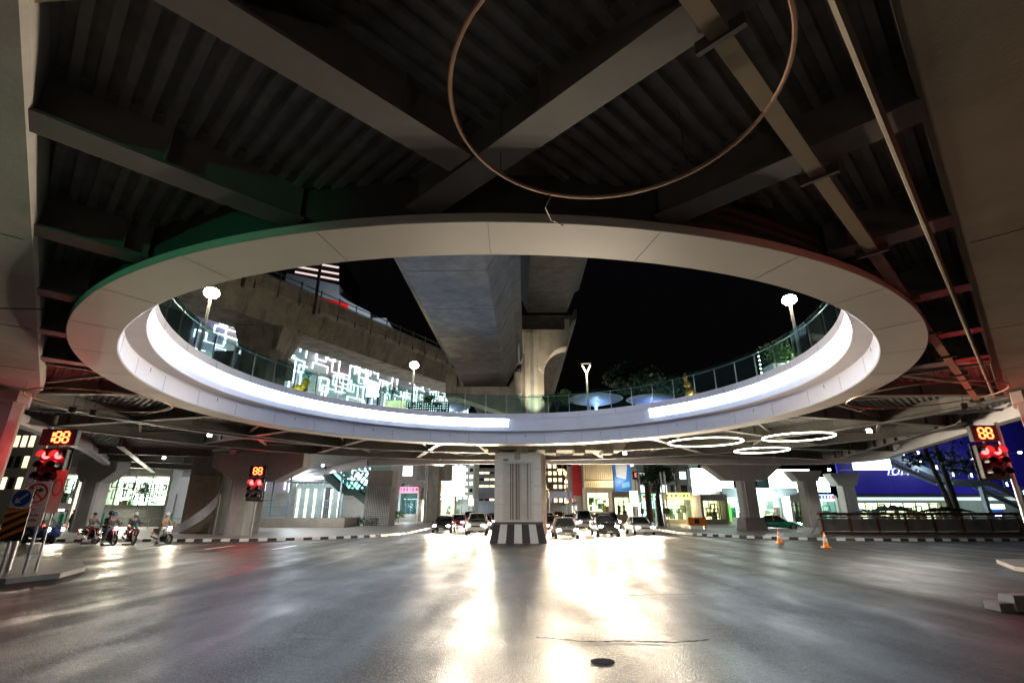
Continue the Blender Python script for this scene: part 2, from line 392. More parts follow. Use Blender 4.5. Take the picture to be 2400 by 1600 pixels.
# ================================================================= skywalk
CX = -0.33; CY = 18.3; ZS = 5.7               # ring centre and soffit height
R_OUT, R_IN, R_UP = 12.5, 11.6, 11.15
sk = thing('skywalk', 'elevated pedestrian skywalk deck with a huge white circular opening over the junction', 'skywalk', (CX, CY, 0))
part('soffit_ring', MB().lathe([(R_IN, ZS), (R_OUT, ZS), (R_OUT + 0.02, ZS + 0.02), (R_OUT + 0.02, ZS + 0.13), (R_OUT - 0.3, ZS + 0.13), (R_OUT - 0.3, ZS + 0.3), (R_IN, ZS + 0.3)], n=220, closed_prof=True), SOFFIT, sk)
part('lower_fascia', MB().lathe([(R_IN - 0.004, ZS + 0.006), (R_IN - 0.03, ZS + 0.03), (R_IN - 0.03, ZS + 0.56), (R_IN + 0.10, ZS + 0.60), (R_IN + 0.10, ZS + 0.7)], n=220), FASCIA, sk)
ZU = ZS + 0.70
part('upper_fascia', MB().lathe([(R_IN + 0.5, ZU), (R_UP, ZU), (R_UP - 0.02, ZU + 0.02), (R_UP + 0.10, ZU + 0.62), (R_UP + 0.10, ZU + 0.74), (R_UP - 0.03, ZU + 0.74), (R_UP - 0.03, ZU + 1.05), (R_UP + 0.3, ZU + 1.05), (R_UP + 0.3, ZU + 0.9)], n=220), FASCIA, sk)
ZD = ZU + 1.05                    # top of kerb, about deck level
def led(a0, a1, nm='led_strip'):
    # light cove: a lit strip tucked below the top nosing, washing the fascia under it
    n = max(8, int((a1 - a0) * 40))
    part(nm, MB().lathe([(R_UP + 0.018, ZU + 0.30), (R_UP + 0.075, ZU + 0.58), (R_UP + 0.045, ZU + 0.72), (R_UP - 0.02, ZU + 0.735)], n=n, a0=a0, a1=a1), LED, sk)
led(R(89.5), R(216)); led(R(-31), R(46))
# panel joints and drip notches on the fascias
jm = MB().box(R_IN - 0.031, 0, ZS + 0.3, 0.006, 0.012, 0.5).mesh('panel_joint', STEEL); jn = MB().box(R_IN - 0.034, 0, ZS + 0.46, 0.01, 0.03, 0.12).mesh('drip_notch', STEEL_D)
js = MB().box((R_IN + R_OUT) / 2, 0, ZS - 0.001, R_OUT - R_IN - .04, 0.008, 0.004).mesh('soffit_joint', STEEL)
ju = MB().box(R_UP - 0.032, 0, ZU + 0.9, 0.006, 0.012, 0.28).mesh('nosing_joint', STEEL)
for k in range(32):
    for nm, me in (('panel_joint', jm), ('soffit_joint', js), ('nosing_joint', ju)) + ((('drip_notch', jn),) if k % 2 else ()):
        o = link(nm, me, sk); o.rotation_euler = (0, 0, 2 * PI * (k + (.5 if nm == 'drip_notch' else 0)) / 32)
# glass balustrade
NP = 56
gp = MB(); da = 2 * PI / NP
gp.hexa([(11.30 * math.cos(s), 11.30 * math.sin(s), 0.08) if 0 else ((11.29 + d) * math.cos(s), (11.29 + d) * math.sin(s), 0.08) for s, d in ((-da * .46, 0), (da * .46, 0), (da * .46, .015), (-da * .46, .015))] +
        [((11.29 + d) * math.cos(s), (11.29 + d) * math.sin(s), 1.18) for s, d in ((-da * .46, 0), (da * .46, 0), (da * .46, .015), (-da * .46, .015))])
gpm = gp.mesh('glass_panel', GLASS)
pmh = MB().box(11.36, 0, 0.52, 0.05, 0.03, 1.05).mesh('rail_post', ALU)
for i in range(NP):
    o = link('glass_panel', gpm, sk); o.location = (0, 0, ZD); o.rotation_euler = (0, 0, da * (i + .5))
    o = link('rail_post', pmh, sk); o.location = (0, 0, ZD); o.rotation_euler = (0, 0, da * i)
part('handrail', MB().tube([(11.36 * math.cos(2 * PI * i / 160), 11.36 * math.sin(2 * PI * i / 160), ZD + 1.06) for i in range(160)], 0.025, 6, True), ALU, sk)
# deck plate with its hole
deck_poly = [(-21, -9), (21, -9), (21.2, 19)] + arc(25.3, 40.5, 4.2, -0.2, PI / 2, 8) + [(8, 44.2), (-6, 44.2), (-13, 46), (-27, 66), (-46, 60), (-29, 34), (-21.2, 19)]
hole = [(CX + 12.35 * math.cos(2 * PI * i / 120), CY + 12.35 * math.sin(2 * PI * i / 120)) for i in range(120)]
wpart('deck_slab', MB().prism(deck_poly, 6.58, 7.42, hole), DECKM, sk)
# corrugated soffit of the deck: trapezoid ribs along the diagonals
def inside(p, poly):
    r = False; n = len(poly)
    for i in range(n):
        a = poly[i]; b = poly[i - 1]
        if (a[1] > p[1]) != (b[1] > p[1]) and p[0] < (b[0] - a[0]) * (p[1] - a[1]) / (b[1] - a[1]) + a[0]: r = not r
    return r
def ribs(sgn, test):
    mb = MB(); d = Vector((sgn, 1)).normalized(); nrm = Vector((d.y, -d.x)); step = 0.23
    for i in range(-225, 300):
        o = nrm * (i * step); run = None; s = -60.0
        while s < 90:
            p = o + d * s
            ok = inside((p.x, p.y), deck_poly) and ((p.x - CX) ** 2 + (p.y - CY) ** 2 > 12.45 ** 2) and test(p)
            if ok and run is None: run = s
            if (not ok) and run is not None:
                if s - run > 0.6:
                    a = o + d * run; b = o + d * s; w1, w0 = 0.068, 0.048
                    q = [(a - nrm * w0), (a + nrm * w0), (b + nrm * w0), (b - nrm * w0)]
                    Q = [(a - nrm * w1), (a + nrm * w1), (b + nrm * w1), (b - nrm * w1)]
                    mb.hexa([(p_.x, p_.y, 6.50) for p_ in q] + [(p_.x, p_.y, 6.578) for p_ in Q])
                run = None
            s += 0.4
    return mb
zone = lambda p: (p.y - p.x > 5.48) if p.y < 6.0 else p.x < -0.4
wpart('corrugated_sheet', ribs(-1, lambda p: zone(p)), DECKM, sk)
wpart('corrugated_sheet', ribs(1, lambda p: not zone(p)), DECKM, sk)
# steel girders: web with two flanges, each its own part
GB = 5.9; STIFF = {}
def girder(a, b, zb=GB, depth=0.66, fw=0.42, m=None):
    a = Vector((a[0], a[1], 0)); b = Vector((b[0], b[1], 0)); mb = MB()
    for z, w, h in ((zb + 0.02, fw, 0.04), (zb + depth / 2, 0.03, depth - 0.08), (zb + depth - 0.02, fw * 0.9, 0.04)):
        mb.bar(a + Vector((0, 0, z)), b + Vector((0, 0, z)), w, h)
    o = wpart('girder', mb, m or STEEL, sk)
    d = (b - a); L = d.length; d.normalize(); s = 0.6         # web stiffeners
    key = (round(fw, 2), round(depth, 2))
    if key not in STIFF: STIFF[key] = MB().box(0, 0, 0, 0.02, fw * 0.8, depth - 0.09).mesh('stiffener', STEEL)
    while s < L - 0.3:
        p = a + d * s; q = link('stiffener', STIFF[key], o); q.location = (p.x, p.y, zb + depth / 2); q.rotation_euler = (0, 0, math.atan2(d.y, d.x)); s += 1.6
    return o
def hit_ring(p, d, r=12.42):
    p = Vector((p[0] - CX, p[1] - CY)); d = Vector(d).normalized(); b = p.dot(d); c = p.length_squared - r * r; q = b * b - c
    return None if q < 0 else -b - math.sqrt(q)
for s_ in (-1, 1):
    for off in ((-5.9, -1.2) if 0 else ((5.48, 9.3, 13.4, 17.5, 21.6, 25.7) if s_ < 0 else (4.6, 8.28, 12.4, 16.8, 21.3, 25.5))):
        if s_ < 0: p0 = Vector((-off / 2 - 1.2, off / 2 - 1.2)); d = Vector((1, 1))
        else: p0 = Vector((off / 2 + 0.8, off / 2 - 0.8)); d = Vector((-1, 1))
        L = hit_ring(p0, d); d.normalize()
        if s_ < 0 and off == 5.48: L = 4.70
        if L is None: L = 13.0
        girder(p0, p0 + d * L)
girder((-5.2, 1.9), (6.0, 1.65), 5.93, 0.62, 0.5)
part('ring_web', MB().lathe([(R_OUT - 0.16, ZS + 0.14), (R_OUT - 0.16, 7.4), (R_OUT - 0.26, 7.4), (R_OUT - 0.26, ZS + 0.14)], n=120, closed_prof=True), STEEL_D, sk)
for k in range(25):                # radial girders and bracing round the far side
    a = R(-20 + k * 9.2)
    if k % 2 == 0:
        girder((13 * math.cos(a), CY + 13 * math.sin(a)), (24.0 * math.cos(a), CY + 24.0 * math.sin(a)), 5.97, 0.6, 0.34)
    if k < 24:
        a2 = R(-20 + (k + 1) * 9.2); r1, r2 = (13.2, 18.6) if k % 2 else (18.6, 13.2)
        wpart('brace', MB().bar((r1 * math.cos(a), CY + r1 * math.sin(a), 6.25), (r2 * math.cos(a2), CY + r2 * math.sin(a2), 6.25), 0.12, 0.12), STEEL, sk)
        r1, r2 = (23.6, 18.6) if k % 2 else (18.6, 23.6)
        wpart('brace', MB().bar((r1 * math.cos(a), CY + r1 * math.sin(a), 6.25), (r2 * math.cos(a2), CY + r2 * math.sin(a2), 6.25), 0.12, 0.12), STEEL, sk)
for r in (18.6, 24.1):
    mb = MB(); n = 28
    for i in range(n):
        a, b = R(-25 + 230 * i / n), R(-25 + 230 * (i + 1) / n)
        mb.bar((r * math.cos(a), CY + r * math.sin(a), 5.92), (r * math.cos(b), CY + r * math.sin(b), 5.92), 0.36, 0.05)
        mb.bar((r * math.cos(a), CY + r * math.sin(a), 6.25), (r * math.cos(b), CY + r * math.sin(b), 6.25), 0.04, 0.6)
    wpart('edge_girder' if r > 20 else 'ring_girder', mb, STEEL, sk)
# girders of the two far arms
for a, b in (((-19.5, 35), (-33, 58)), ((-26, 33), (-41, 58)), ((-24, 40), (-32, 37)), ((-28, 47), (-36, 43)), ((-31, 54), (-40, 50)), ((14.5, 38), (26, 42)), ((17, 34), (27.5, 36)), ((22, 24), (27, 42))):
    girder(a, b, 5.94, 0.62, 0.4)
# pale edge fascia round the deck
mb = MB()
for a, b in zip(deck_poly, deck_poly[1:] + deck_poly[:1]):
    mb.bar((a[0], a[1], 6.0), (b[0], b[1], 6.0), 0.5, 0.5); mb.bar((a[0], a[1], 6.88), (b[0], b[1], 6.88), 0.12, 1.24)
wpart('edge_fascia', mb, FASCIA, sk)
# cable tray and conduit under the girders on the right
tr = wpart('cable_tray', MB().bar((0.37, 1.77, 5.83), (17.9, 18.55, 5.83), 0.17, 0.08), TAN, sk)
for s in range(9):
    t_ = 0.08 + s * 0.11; p = Vector((0.37, 1.77, 5.83)).lerp(Vector((17.9, 18.55, 5.83)), t_)
    wpart('tray_clamp', MB().box(p.x, p.y, 5.82, 0.42, 0.05, 0.13, -PI / 4), STEEL_D, sk)
wpart('conduit', MB().tube([(1.4, 1.67, 5.84), (17.6, 17.6, 5.84)], 0.042, 8), TAN, sk)
wpart('conduit', MB().tube([(-18.3, 20.5, 5.82), (-10.5, 33.5, 5.82), (6, 37.5, 5.82)], 0.04, 6), GALV, sk)

# ---------------------------------------------------------------- big concrete piers with diagonal cap beams
def pier(side, label):
    s = side; d = Vector((s * 0.7071, 0.7071, 0)); n = Vector((s * 0.7071, -0.7071, 0))
    e0 = Vector((3.1, 2.9, 0)) if s > 0 else Vector((-3.98, 2.93, 0))
    if s < 0: d = Vector((-13.5, 15.07, 0)).normalized(); n = Vector((-d.y, d.x, 0)); n = n if n.x < 0 else -n
    end = e0 + d * (21.2 if s > 0 else 20.2)
    base = end + n * 1.15 - d * 1.2
    t = thing('concrete_pier', label, 'pier', (base.x, base.y, 0), 0, 'piers carrying the skywalk at the near corners')
    sh = Vector((0, 0, 0))
    a = e0 - d * 9.0; b = end; zb = CAMZ + 3.88
    P = []
    for off, z in ((0.0, zb + 0.05), (0.05, zb), (2.27, zb), (2.32, zb + 0.05), (2.32, 6.57), (0.0, 6.57)): P.append((off, z))
    mb = MB(); L = (b - a).length
    mb.sweep([tuple(a + n * o_ + Vector((0, 0, z))) for o_, z in P], d * (L - 1.7))
    # haunched end over the column
    c0 = a + d * (L - 1.7)
    mb.hexa([tuple(c0 + n * o_ + d * q + Vector((0, 0, z))) for o_, q, z in ((0.06, 0.004, zb), (0.26, 1.6, zb - 0.12), (2.06, 1.6, zb - 0.12), (2.26, 0.004, zb))] +
            [tuple(c0 + n * o_ + d * q + Vector((0, 0, 6.56))) for o_, q in ((0.06, 0.004), (0.26, 1.6), (2.06, 1.6), (2.26, 0.004))])
    wpart('cap_beam', mb, CONC_L if s < 0 else pm('concrete_shaded', (0.20, 0.155, 0.11), 0.8, var=0.15, scale=0.7, bump=0.15, stain=0.25), t)  # right beam: its weaker light is put into a darker, browner colour
    q = [(0.8, -0.55), (0.8, 0.55), (0.55, 0.8), (-0.55, 0.8), (-0.8, 0.55), (-0.8, -0.55), (-0.55, -0.8), (0.55, -0.8)]
    an = math.atan2(d.y, d.x)
    part('column', MB().prism([(x * math.cos(an) - y * math.sin(an), x * math.sin(an) + y * math.cos(an)) for x, y in q], 0.1, zb - 0.1), CONC, t)
    part('collar', MB().prism([(1.12 * (x * math.cos(an) - y * math.sin(an)), 1.12 * (x * math.sin(an) + y * math.cos(an))) for x, y in q], zb - 0.5, zb - 0.122), CONC_L, t)
    # formwork joint lines as thin proud strips
    for f in (0.30, 0.48, 0.66, 0.82):
        c = a + d * (L * f); wpart('formwork_joint', MB().bar(c + n * 0.14 + Vector((0, 0, zb - 0.003)), c + n * 2.18 + Vector((0, 0, zb - 0.003)), 0.02, 0.012), CONC_D, t)
    return t
pl = pier(-1, 'pale concrete pier and diagonal beam at the left edge of the picture')
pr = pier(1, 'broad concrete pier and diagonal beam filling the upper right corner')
wpart('hanging_cable', MB().tube([(-11.2, 8.2, 6.1), (-9.7, 8.6, 5.6), (-9.0, 9.4, 5.9)], 0.012, 5), BLACK, pl)
tb = thing('concrete_beam', 'dark stained concrete crossbeam edge at the top left', 'beam', (-3.75, 1.72, 6.15))
part('body', MB().box(1.1, 0.62, 0.2, 3.3, 1.0, 0.42, R(-4)), CONC_D, tb)
part('lower_lip', MB().box(1.1, 1.15, -0.03, 3.3, 0.10, 0.10, R(-4)), pm('tan_concrete', (0.3, 0.24, 0.16), 0.8, stain=0.5, stz=1), tb)

# ---------------------------------------------------------------- ring pendants
def ring_lamp(c, r, lit, label, thick=0.022):
    t = thing('ring_pendant', label, 'ring lamp', c, 0, 'ring pendants under the skywalk' if lit else 'unlit ring pendants under the skywalk')
    n = 72
    part('tube', MB().tube([(r * math.cos(2 * PI * i / n), r * math.sin(2 * PI * i / n), 0) for i in range(n)], thick, 6, True), em('ring_light_%.2f' % r, (1.0, 0.93, 0.68), 9.0, 0.5, 2.5) if lit else pm('ring_metal_%.2f' % r, (0.5, 0.3, 0.2), 0.35, 0.3), t)
    for k in range(4):
        a = PI / 4 + k * PI / 2
        part('suspension_wire', MB().tube([(r * math.cos(a), r * math.sin(a), 0.02), (r * math.cos(a), r * math.sin(a), 6.5 - c[2])], 0.004, 4), STEEL_D, t)
    if not lit:
        part('power_cord', MB().tube([(-0.45, r * 0.95, 0), (-0.52, r + 0.1, -0.08), (-0.42, r + 0.45, -0.02), (-0.2, r + 0.85, 0.12)], 0.008, 5), TAN, t)
    return t
ring_lamp((0.93, 3.6, 5.6), 1.5, False, 'thin unlit metal ring pendant hanging close overhead')
ring_lamp((13.6, 16.0, 5.55), 2.1, False, 'thin unlit ring pendant beyond the right end of the white ring')
ring_lamp((-14.2, 16.8, 5.55), 2.0, False, 'thin unlit ring pendant beyond the left end of the white ring')
for px, py, r, lb in ((1652, 1036, 2.0, 'leftmost glowing ring pendant under the right side of the skywalk'), (1870, 1024, 1.7, 'rightmost glowing ring pendant under the right side of the skywalk'), (1785, 1055, 1.62, 'smallest and lowest glowing ring pendant on the right')):
    c, s = math.cos(PITCH), math.sin(PITCH); u = (800 - py) / 1150; k = 3.6 / (s + u * c)
    ring_lamp(((px - 1200) / 1150 * k, (c - u * s) * k, 5.6), r, True, lb, 0.035)

# ---------------------------------------------------------------- floodlights under the deck (lit in the photograph)
def flood(px, py, Y, e, label):
    p = at(px, py, Y); t = thing('floodlight', label, 'floodlight', p, 0, 'floodlights under the skywalk')
    part('housing', MB().box(0, 0.06, 0.05, 0.30, 0.14, 0.16), BLACK, t)
    part('lens', MB().box(0, -0.03, -0.01, 0.26, 0.03, 0.20), LAMPC, t)
    part('bracket', MB().bar((0, 0.06, 0.1), (0, 0.06, max(0.3, 6.3 - p.z)), 0.05, 0.03), STEEL_D, t)
    lamp('beam', t, (0, -0.16, -0.22), 'SPOT', e * 14, (1.0, 0.95, 0.84), 0.12, (0, 0, 0), R(158), 0.4)
for k, (px, py, Y, lb) in enumerate(((168, 966, 18.5, 'small unlit downlight left of the left signal top'), (217, 972, 19.0, 'small unlit downlight above the left signal display'), (2262, 958, 18.5, 'small unlit downlight left of the right signal'))):
    p = at(px, py, Y); t = thing('downlight', lb, 'downlight', (p.x, p.y, p.z), 0, 'unlit downlights under the skywalk')
    part('can', MB().lathe([(.0, .22), (.11, .22), (.12, 0), (.1, 0), (.09, .05)], n=16), BLACK, t); part('diffuser', MB().lathe([(.0, .04), (.095, .04)], n=16), WHITE, t); part('stem', MB().tube([(0, 0, .22), (0, 0, max(.3, 6.5 - p.z))], .012, 5), STEEL_D, t)
flood(492, 1018, 30, 70, 'bright floodlight under the deck nearest the left signal')
flood(857, 1049, 36, 60, 'bright floodlight under the deck left of the clad pillar')
flood(1464, 1061, 38, 60, 'bright floodlight under the deck right of the clad pillar')
flood(2036, 1009, 27, 80, 'bright floodlight under the right arm of the deck')
flood(385, 1072, 44, 50, 'small floodlight in front of the lit shop at left')
flood(757, 1090, 54, 90, 'floodlight above the blue fenced stair enclosure')
flood(1943, 1100, 50, 40, 'small floodlight beside the grey column at right')
# ================================================================= clad pillar in the middle of the road
PX, PY = 0.38, 33.0
cp = thing('clad_pillar', 'pale clad pillar with slatted panel on a black and white striped plinth', 'pillar', (PX, PY, 0))
CLAD = pm('cladding_panel', (0.74, 0.72, 0.68), 0.5, var=0.06, stain=0.1)
z0, z1, hw = 1.25, 5.55, 1.5
for i in range(4):                 # side cladding panels, in courses
    a, b = z0 + (z1 - z0) * i / 4, z0 + (z1 - z0) * (i + 1) / 4 - 0.015
    for s in (-1, 1):
        part('cladding_panel', MB().bx(*(sorted((s * 1.0, s * hw))), -0.12, 2.4, a, b), CLAD, cp)
part('core', MB().bx(-1.0, 1.0, 0.0, 2.3, z0, z1 - 0.02), CONC_D, cp)
part('header_panel', MB().bx(-0.995, 0.995, -0.115, -0.004, 4.95, z1 - 0.01), CLAD, cp)
fr = MB(); fr.bx(-0.995, -0.83, -0.16, -0.004, z0, 4.945).bx(0.83, 0.995, -0.16, -0.004, z0, 4.945).bx(-0.828, 0.828, -0.158, -0.004, 4.83, 4.945).bx(-0.828, 0.828, -0.158, -0.004, z0, z0 + 0.12)
part('panel_frame', fr, pm('frame_pale', (0.62, 0.63, 0.56), 0.45), cp)
SL = [pm('slat_pale', (0.7, 0.68, 0.62), 0.45), pm('slat_brown', (0.22, 0.17, 0.14), 0.5, var=0.4, scale=9)]
x = -0.80; k = 0
while x < 0.79:
    w = random.choice((0.035, 0.05, 0.07)); br = k in (4, 6, 9, 10, 12, 20)
    part('slat', MB().bx(x, x + w, -0.11 if not br else -0.07, -0.02, z0 + 0.13, 4.82), SL[1 if br else 0], cp); x += w + 0.022; k += 1
part('junction_box', MB().bx(-0.22, 0.16, -0.3, -0.118, 5.08, 5.62), CONC_D, cp)
part('plaque', MB().bx(-0.96, -0.62, -0.135, -0.118, 5.0, 5.12), pm('plaque_grey', (0.12, 0.16, 0.15), 0.4), cp)
part('ledge', MB().bx(-1.56, 1.56, -0.2, 2.5, 1.12, 1.245), STEEL_D, cp)
pb = part('plinth', MB().hexa([(-1.78, -0.42, 0), (1.78, -0.42, 0), (1.78, 2.7, 0), (-1.78, 2.7, 0), (-1.55, -0.2, 1.115), (1.55, -0.2, 1.115), (1.55, 2.5, 1.115), (-1.55, 2.5, 1.115)]), CONC, cp)
for i in range(7):
    f0, f1 = i / 7, (i + 1) / 7
    xb = lambda f: -1.78 + 3.56 * f
    xt = lambda f: -1.55 + 3.10 * f
    st = MB().hexa([(xb(f0), -0.43, 0.01), (xb(f1) - .004, -0.43, 0.01), (xb(f1) - .004, -0.418, 0.01), (xb(f0), -0.418, 0.01), (xt(f0), -0.21, 1.11), (xt(f1) - .004, -0.21, 1.11), (xt(f1) - .004, -0.198, 1.11), (xt(f0), -0.198, 1.11)])
    o = link('stripe_panel', st.mesh('stripe_panel', WHITE if i % 2 else KBLACK), pb)
for s in (-1, 1):
    for i in range(6):
        y0, y1 = -0.4 + i * .5, -0.4 + (i + 1) * .5 - .004; a = s * 1.785; b = s * 1.555
        st = MB().hexa([(a, y0, .01), (a, y1, .01), (a - s * .01, y1, .01), (a - s * .01, y0, .01), (b, y0, 1.11), (b, y1, 1.11), (b - s * .01, y1, 1.11), (b - s * .01, y0, 1.11)])
        link('stripe_panel', st.mesh('stripe_panel', KBLACK if i % 2 else WHITE), pb)
# old concrete crossbeam on top of the pillar
xb_ = thing('concrete_crossbeam', 'brown stained concrete crossbeam resting on the clad pillar', 'beam', (PX, PY + 1, 5.6))
part('beam', MB().hexa([(-2.2, -1.3, 0.12), (7.0, -0.6, 0.12), (7.0, 1.2, 0.12), (-2.2, 1.2, 0.12), (-3.2, -1.3, .96), (7.6, -0.6, .96), (7.6, 1.2, .96), (-3.2, 1.2, .96)]), CONC_D, xb_)
for i in range(5):
    part('bearing_block', MB().box(-1.6 + i * 1.9, -0.75 + i * .1, 0.0, 0.7, 1.1, 0.22), CONC_D, xb_)

# ================================================================= columns carrying the deck
def hammer(px, py_base, Y, wpx, cap, label, base=False, mat=None, chase=True):
    """cap: (px left, px right, bottom left, bottom right, py top, py shoulder, py bottom)"""
    p = at(px, 1200, Y); sc = (at(px + 10, 1100, Y).x - at(px, 1100, Y).x) / 10; w = wpx * sc
    t = thing('skywalk_column', label, 'column', (p.x, Y, 0.14), 0, 'columns carrying the skywalk deck')
    l, r, bl, br, pt, psd, pb_ = cap
    zt, zs, zb = (at(px, q, Y).z - 0.14 for q in (pt, psd, pb_)); zt = min(max(zt, zs + .3), 6.0); zb = max(zb, 3.2)
    X = lambda q: (q - px) * sc
    o = part('cap', MB().xz([(X(bl), zb), (X(br), zb), (X(r), zs), (X(r), 6.0), (X(l), 6.0), (X(l), zs)], -0.8, 0.8), mat or CONC_L, t)
    bevel(o, 0.05)
    o = part('shaft', MB().prism([(-w / 2, -w / 2 + .15), (-w / 2 + .15, -w / 2), (w / 2 - .15, -w / 2), (w / 2, -w / 2 + .15), (w / 2, w / 2 - .15), (w / 2 - .15, w / 2), (-w / 2 + .15, w / 2), (-w / 2, w / 2 - .15)], 0, zb + 0.01), mat or CONC_L, t)
    if base: part('footing', MB().hexa([(-w * .72, -w * .72, 0), (w * .72, -w * .72, 0), (w * .72, w * .72, 0), (-w * .72, w * .72, 0), (-w * .6, -w * .6, 1.15), (w * .6, -w * .6, 1.15), (w * .6, w * .6, 1.15), (-w * .6, w * .6, 1.15)]), CONC, t)
    if chase: part('drainpipe', MB().tube([(-w * .3, -w / 2 - .06, 0), (-w * .3, -w / 2 - .06, zb + .2)], 0.06, 8), GALV, t)
    return t
hammer(566, 1262, 39.5, 46, (492, 702, 548, 640, 1075, 1095, 1128), 'concrete column with wide cap behind the middle traffic signal')
hammer(208, 1245, 46, 40, (170, 262, 186, 232, 1085, 1105, 1130), 'blue grey concrete column at far left behind the standing person')
hammer(1757, 1243, 50, 34, (1664, 1838, 1706, 1796, 1075, 1092, 1126), 'concrete column with hammerhead cap in front of the clinic', True)
hammer(1903, 1225, 58, 32, (1860, 1934, 1878, 1922, 1086, 1104, 1128), 'grey column right of the green and yellow taxi')
hammer(1994, 1210, 62, 28, (1956, 2022, 1970, 2012, 1100, 1114, 1138), 'slim column before the long blue hoarding')
hammer(1012, 1210, 78, 34, (975, 1055, 992, 1036, 1070, 1080, 1092), 'pale column with lit box sign on the left pavement', False, CONC)
LATT = pm('lattice_block', (0.48, 0.40, 0.30), 0.8, var=0.2, stain=0.15); LATT2 = pm('lattice_block_grey', (0.5, 0.52, 0.54), 0.8, var=0.15)
def lattice(px0, px1, pt, pbm, Y, label, nx, nz, mat, shaft_px, shaft_mat, core):
    a = at(px0, pbm, Y); b = at(px1, pt, Y); w = b.x - a.x; zt = b.z; dpt = w * 0.8; cx = (a.x + b.x) / 2
    t = thing('screened_column', label, 'column', (cx, Y, 0.14), 0)
    s = at(shaft_px[1], 1150, Y).x - at(shaft_px[0], 1150, Y).x; so = (at(shaft_px[0], 1100, Y).x + at(shaft_px[1], 1100, Y).x) / 2 - cx
    part('shaft', MB().bx(so - s / 2, so + s / 2, 0.25, 0.25 + s, 0, 6.4), shaft_mat, t)
    # screen of open blocks: vertical and horizontal ribs round the foot
    mb = MB(); h = zt - 0.14; rb = w / nx * 0.42
    for i in range(nx + 1): mb.box(-w / 2 + w * i / nx, 0, h / 2, rb, 0.12, h)
    for j in range(nz + 1): mb.box(0, 0.004, h * j / nz, w, 0.112, h / nz * 0.42)
    for sx in (-1, 1):
        for i in range(1, nx): mb.box(sx * w / 2, dpt * i / nx, h / 2, 0.12, rb, h)
        for j in range(nz + 1): mb.box(sx * (w / 2 - .002), dpt / 2, h * j / nz, 0.11, dpt, h / nz * .42)
    o = part('block_screen', mb, mat, t); o['kind'] = 'stuff'
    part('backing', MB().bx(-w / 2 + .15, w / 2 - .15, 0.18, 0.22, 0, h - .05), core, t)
    return t
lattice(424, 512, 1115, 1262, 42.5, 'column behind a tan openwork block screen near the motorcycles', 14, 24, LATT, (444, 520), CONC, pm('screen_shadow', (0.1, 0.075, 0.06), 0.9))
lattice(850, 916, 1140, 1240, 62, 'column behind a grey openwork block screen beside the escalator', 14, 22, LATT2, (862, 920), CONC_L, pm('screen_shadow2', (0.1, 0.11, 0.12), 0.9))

# ================================================================= rail viaducts above
def girder_path(pts, zb, half_b, half_t, depth, wing, par, label, name='rail_viaduct', mat=CONC_D, joints=9, seg=True):
    """concrete box girder along plan points; bottom width 2*half_b, top of web 2*half_t, deck wings"""
    t = thing(name, label, 'viaduct', (pts[0][0], pts[0][1], zb))
    prof = [(-half_b, 0), (half_b, 0), (half_t, depth), (half_t + wing, depth + 0.25), (half_t + wing, depth + 0.55), (half_t + wing + .05, depth + 0.56), (half_t + wing + .05, depth + par), (half_t + wing - .18, depth + par), (half_t + wing - .18, depth + .6),
            (-half_t - wing + .18, depth + .6), (-half_t - wing + .18, depth + par), (-half_t - wing - .05, depth + par), (-half_t - wing - .05, depth + .56), (-half_t - wing, depth + 0.55), (-half_t - wing, depth + 0.25), (-half_t, depth)]
    P = [Vector((p[0], p[1], 0)) for p in pts]
    cum = [0]
    for a, b in zip(P[:-1], P[1:]): cum.append(cum[-1] + (b - a).length)
    def pos(s):
        for i in range(len(P) - 1):
            if s <= cum[i + 1] or i == len(P) - 2:
                f = (s - cum[i]) / (cum[i + 1] - cum[i]); d = (P[i + 1] - P[i]).normalized(); return P[i].lerp(P[i + 1], f), d
    L = cum[-1]; n = max(1, int(L / joints))
    for i in range(n):
        s0, s1 = L * i / n, L * (i + 1) / n - 0.05; rows = []
        m = 3
        mb = MB(); base = 0
        for q in range(m + 1):
            p, d = pos(s0 + (s1 - s0) * q / m); nn = Vector((d.y, -d.x, 0))
            for x, z in prof: v = p + nn * x; mb.v.append((v.x, v.y, zb + z))
        K = len(prof)
        for q in range(m):
            for k in range(K): mb.f.append((q * K + k, q * K + (k + 1) % K, (q + 1) * K + (k + 1) % K, (q + 1) * K + k))
        tri = geometry.tessellate_polygon([[Vector((x, z, 0)) for x, z in prof]])
        for tr_ in tri: mb.f.append(tuple(tr_)); mb.f.append(tuple(m * K + i_ for i_ in tr_[::-1]))
        wpart('girder_segment', mb, mat, t)
    return t, pos, L
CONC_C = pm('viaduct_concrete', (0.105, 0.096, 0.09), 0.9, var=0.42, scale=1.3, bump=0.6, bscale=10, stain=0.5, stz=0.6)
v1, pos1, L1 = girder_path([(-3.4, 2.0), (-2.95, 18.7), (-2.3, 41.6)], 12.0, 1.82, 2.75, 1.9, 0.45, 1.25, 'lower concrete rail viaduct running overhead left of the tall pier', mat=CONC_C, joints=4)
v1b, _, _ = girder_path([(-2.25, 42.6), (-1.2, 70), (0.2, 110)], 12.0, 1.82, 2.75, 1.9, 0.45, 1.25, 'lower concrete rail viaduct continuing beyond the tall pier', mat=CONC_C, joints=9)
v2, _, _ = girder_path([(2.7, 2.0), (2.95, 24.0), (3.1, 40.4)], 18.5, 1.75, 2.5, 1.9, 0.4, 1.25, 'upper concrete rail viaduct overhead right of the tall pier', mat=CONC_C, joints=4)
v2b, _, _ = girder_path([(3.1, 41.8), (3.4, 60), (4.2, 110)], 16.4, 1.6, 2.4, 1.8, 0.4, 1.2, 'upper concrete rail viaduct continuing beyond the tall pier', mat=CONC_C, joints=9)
dirv = Vector((5.7, 9.8)).normalized(); pv = Vector((-21.6, 43.2))
